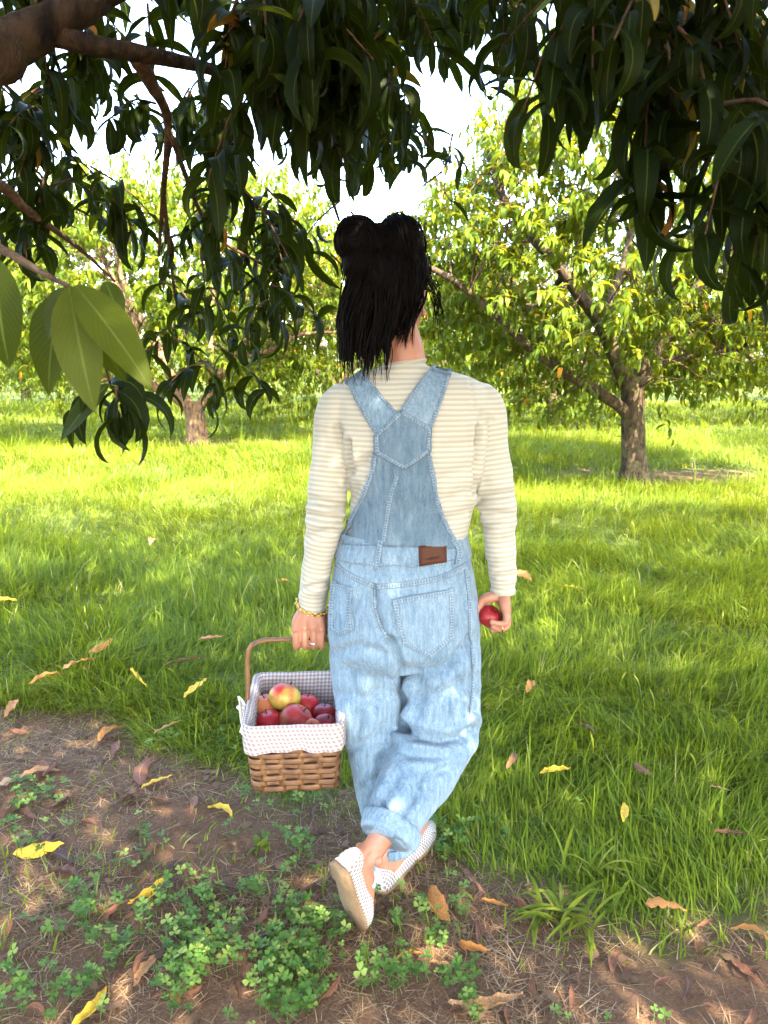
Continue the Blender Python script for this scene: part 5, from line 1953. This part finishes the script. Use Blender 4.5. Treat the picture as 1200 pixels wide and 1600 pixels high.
# basket: rectangular, tapering down, woven of flat splints
RIM_Z, BASE_Z = .478, .292
BC = np.array([(at(400, 1140, 1.765)[0] + at(556, 1140, 1.765)[0]) / 2 - .042, 1.925, 0])
BW, BD = .243, .330
basket = empty('basket')
basket.location = (BC[0], BC[1], BASE_Z)
basket.rotation_euler = (0, 0, BROT)
tag(basket, 'woven wicker basket with gingham lining, carried in the left hand', 'basket')
BH = RIM_Z - BASE_Z
def rr(w, d, rad, n=96):
    """rounded rectangle as n points with the run length of each"""
    hw, hd_ = w / 2 - rad, d / 2 - rad
    segs = []
    for (cx, cy, a0) in ((hw, hd_, 0), (-hw, hd_, 90), (-hw, -hd_, 180), (hw, -hd_, 270)):
        for a in np.linspace(a0, a0 + 90, 7):
            segs.append((cx + rad * math.cos(math.radians(a)), cy + rad * math.sin(math.radians(a))))
    segs.append(segs[0])
    S = np.array(segs)
    L = np.concatenate([[0], np.cumsum(np.linalg.norm(np.diff(S, axis=0), axis=1))])
    t = np.linspace(0, L[-1], n, endpoint=False)
    P = np.stack([np.interp(t, L, S[:, 0]), np.interp(t, L, S[:, 1])], -1)
    T = np.roll(P, -1, 0) - np.roll(P, 1, 0)
    T /= np.linalg.norm(T, axis=1)[:, None]
    return P, np.stack([T[:, 1], -T[:, 0]], -1), t
def wid(z): return BW - .026 * (1 - z / BH), BD - .030 * (1 - z / BH)
NST = 22
rowh = .0155
nrow = int(BH * .95 / rowh)
for r in range(nrow):
    zc = (r + .5) * rowh + .003
    w, d = wid(zc)
    P, Nn, t = rr(w, d, .022, 264)
    wave = np.sin(np.arange(264) / 264 * NST * math.pi + math.pi * (r % 2)) * .0038
    lay = []
    hh = rowh * .53
    for (dz, dn) in ((-hh, -.0008), (-hh * .5, .0011), (hh * .5, .0011), (hh, -.0008)):
        c = P + Nn * (wave + dn)[:, None] if np.ndim(dn) else P + Nn * (wave[:, None] + dn)
        lay.append(np.column_stack([c, np.full(264, zc + dz) + .0012 * np.sin(np.arange(264) / 264 * 40 + r)]))
    inn = P + Nn * (wave[:, None] - .0016)
    lay.append(np.column_stack([inn, np.full(264, zc + hh * .8)]))
    lay.append(np.column_stack([inn, np.full(264, zc - hh * .8)]))
    V = np.concatenate(lay)
    uv = np.concatenate([np.stack([t + r * .37, np.full(264, j * .004)], -1) for j in range(6)])
    F = [(j * 264 + i, j * 264 + (i + 1) % 264, ((j + 1) % 6) * 264 + (i + 1) % 264, ((j + 1) % 6) * 264 + i) for j in range(6) for i in range(264)]
    MB().add(V, F, uv).build('weaver', M_WEAVE, basket)
for s in range(NST):
    i = int(round((s + .0) * 264 / NST)) % 264
    pts, nn = [], None
    for z in (0.0, BH * .33, BH * .66, BH * .92):
        w, d = wid(z)
        P, Nn, t = rr(w, d, .022, 264)
        pts.append(np.append(P[i], z)); nn = Nn[i]
    tn = np.array([-nn[1], nn[0], 0]); n3 = np.array([nn[0], nn[1], 0])
    V = []
    for p in pts:
        for (a, b) in ((-.0075, -.0008), (.0075, -.0008), (.0075, .0008), (-.0075, .0008)):
            V.append(p + tn * a + n3 * b)
    F = [(4 * k + j, 4 * k + (j + 1) % 4, 4 * k + 4 + (j + 1) % 4, 4 * k + 4 + j) for k in range(3) for j in range(4)] + [(3, 2, 1, 0), (12, 13, 14, 15)]
    MB().add(V, F, [(p[2] + s * .3, j * .004) for p in pts for j in range(4)]).build('stake', M_STAKE, basket, smooth=False)
w, d = wid(0)
V = [(-w / 2 + .006, -d / 2 + .006, .002), (w / 2 - .006, -d / 2 + .006, .002), (w / 2 - .006, d / 2 - .006, .002), (-w / 2 + .006, d / 2 - .006, .002)]
V = V + [(x, y, .007) for x, y, z in V]
MB().add(V, [(3, 2, 1, 0), (4, 5, 6, 7), (0, 1, 5, 4), (1, 2, 6, 5), (2, 3, 7, 6), (3, 0, 4, 7)], [(x, y) for x, y, z in V]).build('base', M_WEAVE, basket, smooth=False)
# dark inner wall behind the weave
lay = []
for z in (.004, BH * .5, BH * .9):
    w, d = wid(z)
    P, Nn, t = rr(w - .013, d - .013, .018, 120)
    lay.append(np.column_stack([P, np.full(120, z)]))
MB().add(np.concatenate(lay), [(j * 120 + i, j * 120 + (i + 1) % 120, (j + 1) * 120 + (i + 1) % 120, (j + 1) * 120 + i) for j in range(2) for i in range(120)], np.tile(np.stack([t, t * 0], -1), (3, 1))).build('inner_wall', M_STAKE, basket)
# cloth lining folded over the rim
lay, uvs = [], []
run = 0
prof = [(-.030, .075, .9), (-.012, .079, 0), (-.012, BH * .62, 0), (-.012, BH * .92, 0), (-.0085, BH * 1.0, 0), (.000, BH * 1.022, 0), (.0065, BH * 1.01, 0), (.0085, BH * .93, 0), (.0095, BH * .80, 0), (.0105, BH * .69, 0), (.0105, BH * .635, 0)]
n = 200
for i, (off, z, _) in enumerate(prof):
    w, d = wid(min(z, BH))
    P, Nn, t = rr(w, d, .024, n)
    th = np.arange(n) / n * 2 * math.pi
    rip = .0026 * np.sin(th * 17 + 1.3 * np.sin(th * 3)) + .0018 * np.sin(th * 41 + 2)
    amt = [0.2, .5, .7, .4, .2, .1, .1, .3, .5, .7, .8][i]
    c = P + Nn * (off + rip * amt)[:, None]
    zz = z + (.0045 * np.sin(th * 5 + 1) + .0028 * np.sin(th * 13)) * (1.0 if i >= 9 else .4 if i == 1 else .15)
    lay.append(np.column_stack([c, zz]))
    if i: run += math.hypot(prof[i][0] - prof[i - 1][0], prof[i][1] - prof[i - 1][1])
    uvs.append(np.stack([t, np.full(n, run)], -1))
V = np.concatenate(lay + [np.array([[0, 0, .073]])])
U = np.concatenate(uvs + [np.array([[.1, 0]])])
m = len(prof)
F = [(j * n + i, j * n + (i + 1) % n, (j + 1) * n + (i + 1) % n, (j + 1) * n + i) for j in range(m - 1) for i in range(n)] + [(m * n, (i + 1) % n, i) for i in range(n)]
lining = MB().add(V, F, U).build('lining', M_GINGHAM, basket)
lining['label'] = 'white and tan gingham cloth lining'
# ties knotted at the side by the handle
for k in range(5):
    y0 = .01 + .012 * k
    P = [(-BW / 2 - .012, y0 - .02, BH * .93 - .01 * k), (-BW / 2 - .028 - .006 * (k % 3), y0, BH * (.98 if k < 2 else .80)), (-BW / 2 - .030 + .008 * (k % 2), y0 + .012, BH * .66), (-BW / 2 - .020 - .012 * (k % 2), y0 + .008 * k - .02, BH * (.52 - .07 * k))]
    v, f, uv = tube(spline(P, 14), .0028, 6, rough=.2)
    MB().add(v, f, uv).build('tie', M_CORD, lining)
# bent wooden handle: a flat bow from side to side
gl = basket.location
hx = BW / 2 + .006
Rm = np.array([[math.cos(BROT), math.sin(BROT)], [-math.sin(BROT), math.cos(BROT)]])
gxy = Rm @ (GRIP[:2] - np.array([gl[0], gl[1]]))
ztop = GRIP[2] - BASE_Z
hy = gxy[1]
pts = [(-hx - .006, hy, BH * .52), (-hx - .004, hy, BH * .80), (-hx + .001, hy, BH * 1.15), (-hx + .003, hy, ztop - .052), (-hx + .012, hy, ztop - .018), (-hx + .040, hy, ztop - .003), (-hx * .4, hy, ztop), (gxy[0], hy, ztop),
       (hx * .5, hy, ztop), (hx - .040, hy, ztop - .004), (hx - .012, hy, ztop - .020), (hx - .003, hy, ztop - .055), (hx - .001, hy, BH * 1.15), (hx + .004, hy, BH * .80), (hx + .006, hy, BH * .52)]
v, f, uv = tube(spline(pts, 70), .0062, 10, ref=(0, 1, 0), flat=1.5)
MB().add(v, f, uv).build('handle', M_HANDLE, basket)
pts2 = [(x, y + .004, z - .0085) if z > BH * 1.2 else (x + (.008 if x < 0 else -.008), y, z) for x, y, z in pts]

def in_basket(px, py, z): return ground(px, py, z)
for (px, py, z, r, kind, lb, k) in [
        (445, 1092, .452, .0385, 'blush', 'red and yellow-green apple on top at the back of the basket', 'apple'),
        (415, 1108, .418, .0350, 'orange', 'orange-red apple against the left side of the basket', 'apple'),
        (480, 1104, .415, .0300, 'red', 'bright red apple right of the topmost one', 'apple'),
        (463, 1128, .418, .0400, 'dusky', 'largest dusky red apple at the front of the basket', 'apple'),
        (421, 1133, .405, .0340, 'red', 'red apple in the near left corner of the basket', 'peach'),
        (506, 1120, .405, .0310, 'crimson', 'dark crimson apple near the right side of the basket', 'apple'),
        (508, 1137, .402, .0300, 'crimson', 'crimson fruit low in the near right corner of the basket', 'peach'),
        (487, 1143, .405, .0270, 'orange', 'pinkish fruit peeping over the front hem, lowest in the pile', 'peach')]:
    c = in_basket(px, py - 2, z + .004)
    fruit('apple', c, r * 1.17, FRUIT[kind], lb, 'apples in the basket', tilt=(random.uniform(-.6, .6), random.uniform(-.6, .6), random.uniform(0, 6)), kind=k)
# ---------------------------------------------------------------- fallen leaves
def dry_mesh(seed, curl, wid, wav):
    q = random.Random(seed)
    v, f, uv = leaf_shape(q.uniform(.05, .25), q.uniform(.2, .6) * curl, 1.0, wid, q.uniform(-.5, .9), q.uniform(-.3, .3), q.uniform(-.9, .9) * curl, 12, wav)
    v = v - v.mean(0)
    v[:, 1] += .12 * curl * np.sin(uv[:, 1] * math.pi) * q.choice([-1, 1])
    edge = np.abs(uv[:, 0] - .5) * 2
    v[:, 2] += edge * .03 * np.sin(uv[:, 1] * 23 + q.uniform(0, 6))
    v[:, 2] -= v[:, 2].min()
    return v, f, uv
DRY_SHAPES = [dry_mesh(100 + i, [.5, .9, 1.3][i % 3], [.22, .27, .32, .25][i % 4], .012) for i in range(12)]
DRY_MESH = {}
def fallen(px, py, length_px, ang, col, label, group=None, lift=0.0):
    g = ground(px, py)
    grass_h = (1 - float(bareness(np.array([g[0]]), np.array([g[1]]))[0])) * .085
    z = float(height(np.array([g[0]]), np.array([g[1]]))[0]) + grass_h + .004 + lift
    g = ground(px, py, z)
    s = random.randrange(len(DRY_SHAPES))
    if (s, col) not in DRY_MESH:
        v, f, uv = DRY_SHAPES[s]
        DRY_MESH[s, col] = make_mesh('fallen_leaf', v, f, uv)
    o = add_obj('fallen_leaf', DRY_MESH[s, col], DRY[col])
    sc = length_px * mpp(g) * 1.22
    o.location = tuple(g)
    # ang: heading in the picture, degrees counter-clockwise from the right
    a = math.radians(ang)
    fore = max(.45, min(1, (g[2] - H) / -math.hypot(g[0], g[1])))
    wa = math.atan2(math.sin(a) / fore, math.cos(a))
    sc *= math.hypot(math.cos(a), math.sin(a) / fore) ** .6
    o.rotation_euler = (random.gauss(0, .16), random.gauss(0, .14), wa)
    o.scale = (sc, sc, sc)
    tag(o, label, 'leaf', group)
    return o
GR = 'fallen leaves on the orchard floor'
for a in [
    (228, 1395, 62, 40, 'yellow', 'bright yellow fallen leaf on bare soil below the basket, left of the clover'),
    (343, 1271, 44, -25, 'yellow', 'small curved yellow leaf on soil just left below the basket'),
    (138, 1576, 66, 70, 'yellow', 'yellow fallen leaf cut by the lower border, bottom left'),
    (62, 1330, 62, 8, 'yellow', 'narrow yellow leaf lying flat on soil near the left border'),
    (233, 1515, 58, 70, 'tan', 'orange-tan leaf standing on edge among the clover, lower left'),
    (688, 1420, 66, -72, 'orange', 'upright orange leaf right of the planted shoe'),
    (580, 1432, 56, 75, 'orange', 'orange and brown leaf touching the toe of the raised shoe'),
    (752, 1569, 112, -4, 'tan', 'largest tan leaf with wavy edges at the bottom centre'),
    (1042, 1427, 66, 14, 'orange', 'long rust-orange leaf at the grass edge, lower right'),
    (868, 1206, 42, 5, 'yellow', 'yellow-orange leaf resting on the grass right of her knee'),
    (975, 1274, 34, 60, 'yellow', 'small curled yellow leaf in the grass, right of the cuff'),
    (216, 1064, 34, -15, 'yellow', 'yellow leaf in the grass left of the basket rim'),
    (307, 1081, 38, 50, 'yellow', 'upright yellow leaf in the grass nearest the basket handle'),
    (125, 1038, 42, 55, 'orange', 'rust leaf in the grass left of the yellow one'),
    (73, 1062, 40, 15, 'orange', 'orange-brown leaf in the grass near the left border'),
    (14, 1109, 42, -60, 'orange', 'orange leaf where grass meets soil at the left border'),
    (235, 1208, 42, 95, 'brown', 'red-brown leaf standing upright on the bare soil'),
    (246, 1226, 40, 15, 'yellow', 'dull yellow leaf lying against the upright red-brown one'),
    (212, 1245, 46, 5, 'brown', 'brown leaf flat on soil below the upright red-brown one'),
    (252, 1252, 40, -22, 'brown', 'curled brown leaf right of the flat brown one'),
    (62, 1215, 50, 15, 'tan', 'tan leaf on soil near the clover at the left border'),
    (25, 1224, 34, 80, 'tan', 'short tan leaf on edge at the left border'),
    (98, 1370, 50, -12, 'brown', 'pinkish-brown leaf on soil below the narrow yellow leaf'),
    (183, 1430, 42, 40, 'brown', 'brown leaf pointing at the bright yellow leaf'),
    (742, 1380, 48, -55, 'brown', 'curled brown leaf right of the planted shoe, by the weed tuft'),
    (758, 1398, 40, 30, 'dark', 'dark crumpled leaf beside the weed tuft'),
    (775, 1415, 40, 0, 'orange', 'short orange leaf at the foot of the weed tuft'),
    (740, 1482, 48, -28, 'orange', 'orange-brown leaf below the weed tuft'),
    (795, 1190, 32, 60, 'brown', 'dark red-brown leaf in the grass right of her calf'),
    (914, 1137, 28, -40, 'brown', 'small rust leaf in the grass level with the basket rim'),
    (825, 1074, 28, 60, 'orange', 'small orange-brown leaf in the grass right of her thigh'),
    (1140, 1302, 40, -10, 'brown', 'brown leaf sunk in the grass near the right border'),
    (330, 998, 34, 0, 'tan', 'pale tan leaf in the grass left of the gripping hand'),
    (158, 1013, 30, 35, 'orange', 'small orange leaf in the grass, highest of the left cluster'),
    (290, 1036, 52, 10, 'brown', 'brown curled leaves lying together left of the handle'),
    (896, 919, 30, 5, 'yellow', 'small yellow leaf far out in the grass right of the held apple'),
    (1100, 1446, 34, 30, 'brown', 'short brown leaf between the rust-orange leaf and the right border'),
    (1172, 1462, 46, -40, 'orange', 'slender rust leaf at the right border'),
    (1170, 1522, 54, -65, 'brown', 'dark red-brown leaf standing at the right border'),
    (700, 1510, 50, -8, 'tan', 'bent tan leaf left of the largest tan leaf, on soil'),
    (1005, 1206, 28, -55, 'brown', 'little brown leaf in the grass right of the yellow-orange one'),
    (262, 1137, 34, 20, 'tan', 'curled tan leaf at the grass edge left of the basket'),
    (176, 1150, 38, 50, 'orange', 'orange leaf on soil at the grass edge, left'),
    (175, 1175, 34, -60, 'brown', 'rust leaf just below the orange one at the grass edge'),
    (240, 850, 22, 90, 'tan', 'pale pink-brown leaf upright in the grass at mid left'),
    (8, 943, 28, 20, 'yellow', 'yellow leaf in the grass cut by the left border'),
    (442, 910, 20, -10, 'orange', 'tiny orange leaf in the grass beside her left forearm'),
    (815, 905, 30, -25, 'orange', 'small orange-tan leaf in the grass right of her sleeve cuff'),
    (1125, 1235, 24, -20, 'tan', 'pale scrap of leaf in the grass at the right'),
    (640, 1498, 36, 15, 'orange', 'orange leaf among clover below the shoes'),
    (520, 1545, 40, 50, 'brown', 'brown leaf among the clover at the bottom, left of centre'),
    (282, 1560, 40, 100, 'orange', 'orange-brown leaf low among the clover at the bottom left'),
    (420, 1474, 48, 20, 'dark', 'dark brown leaf half hidden in the clover'),
    (322, 1395, 34, -70, 'brown', 'brown leaf beside the pale straw below the basket'),
    (385, 1372, 40, 15, 'brown', 'tawny leaf at the upper edge of the clover'),
    (90, 1340, 60, -20, 'dark', 'dark crumpled leaf right of the narrow yellow leaf'),
    (55, 1585, 40, -25, 'brown', 'red-brown leaf at the lower left corner'),
    (22, 1490, 40, 30, 'brown', 'brown leaf at the left border among clover'),
    (238, 1330, 34, 70, 'brown', 'brown leaf on edge in the middle of the bare soil'),
]:
    fallen(*a[:5], a[5], GR)
qq = random.Random(4)
n_small = 0
while n_small < 90:
    px, py = qq.uniform(0, 1200), qq.uniform(1130, 1595)
    g = ground(px, py)
    if float(bareness(np.array([g[0]]), np.array([g[1]]))[0]) < .75 or (500 < px < 690 and py < 1470):
        continue
    n_small += 1
    fallen(px, py, qq.uniform(18, 36), qq.uniform(0, 360), qq.choice(['dark', 'brown', 'brown', 'brown']), 'small withered brown leaf on the bare soil ' + ('left' if px < 600 else 'right') + ' of her shoes', 'small withered leaves on the soil')

# ---------------------------------------------------------------- weeds
def weed(px, py, n, ln, name, label, wid=.011, up=.55, spread=1.0, seed=0):
    q = random.Random(seed)
    g = ground(px, py)
    root = empty(name)
    root.location = tuple(g)
    tag(root, label, 'weed')
    for i in range(n):
        a = q.uniform(0, 6.28)
        l = ln * q.uniform(.55, 1.15)
        e0 = q.uniform(.15, 1.1) * up + .1
        v, f, uv = leaf_shape(e0, q.uniform(.5, 1.3), l, wid * q.uniform(.7, 1.2), .35, 0, q.uniform(-.4, .4), 8)
        c, s = math.cos(a), math.sin(a)
        r = q.uniform(0, .09) * spread
        b = q.uniform(0, 6.28)
        W = np.stack([v[:, 0] * c - v[:, 1] * s + r * math.cos(b), v[:, 0] * s + v[:, 1] * c + r * .6 * math.sin(b), np.maximum(v[:, 2], -.01) + .012], -1)
        add_obj('leaf', make_mesh('leaf', W, f, uv, {'rnd': np.full(len(v), q.uniform(.1, .9)), 't': uv[:, 1]}), M_GRASS, root)
    return root
weed(880, 1440, 46, .13, 'crabgrass_tuft', 'spreading tuft of broad-bladed crabgrass on the soil at lower right', .012, .8, 1.5, 1)
weed(915, 1375, 14, .15, 'crabgrass_tuft', 'crabgrass shoot rising behind the spreading tuft', .010, 1.3, .8, 2)
weed(1130, 1480, 10, .05, 'grass_tuft', 'small upright grass tuft on bare soil near the right border', .004, 1.6, .2, 3)
weed(408, 1330, 7, .055, 'seedling', 'dark broad-leaved seedling on the soil under the basket', .020, 1.2, .15, 4)
weed(395, 1210, 16, .10, 'crabgrass_tuft', 'pale crabgrass blades at the near left corner of the basket', .009, .9, .6, 5)
weed(690, 1340, 8, .035, 'seedling', 'pair of small green seedlings right of the planted shoe', .014, 1.0, .3, 6)
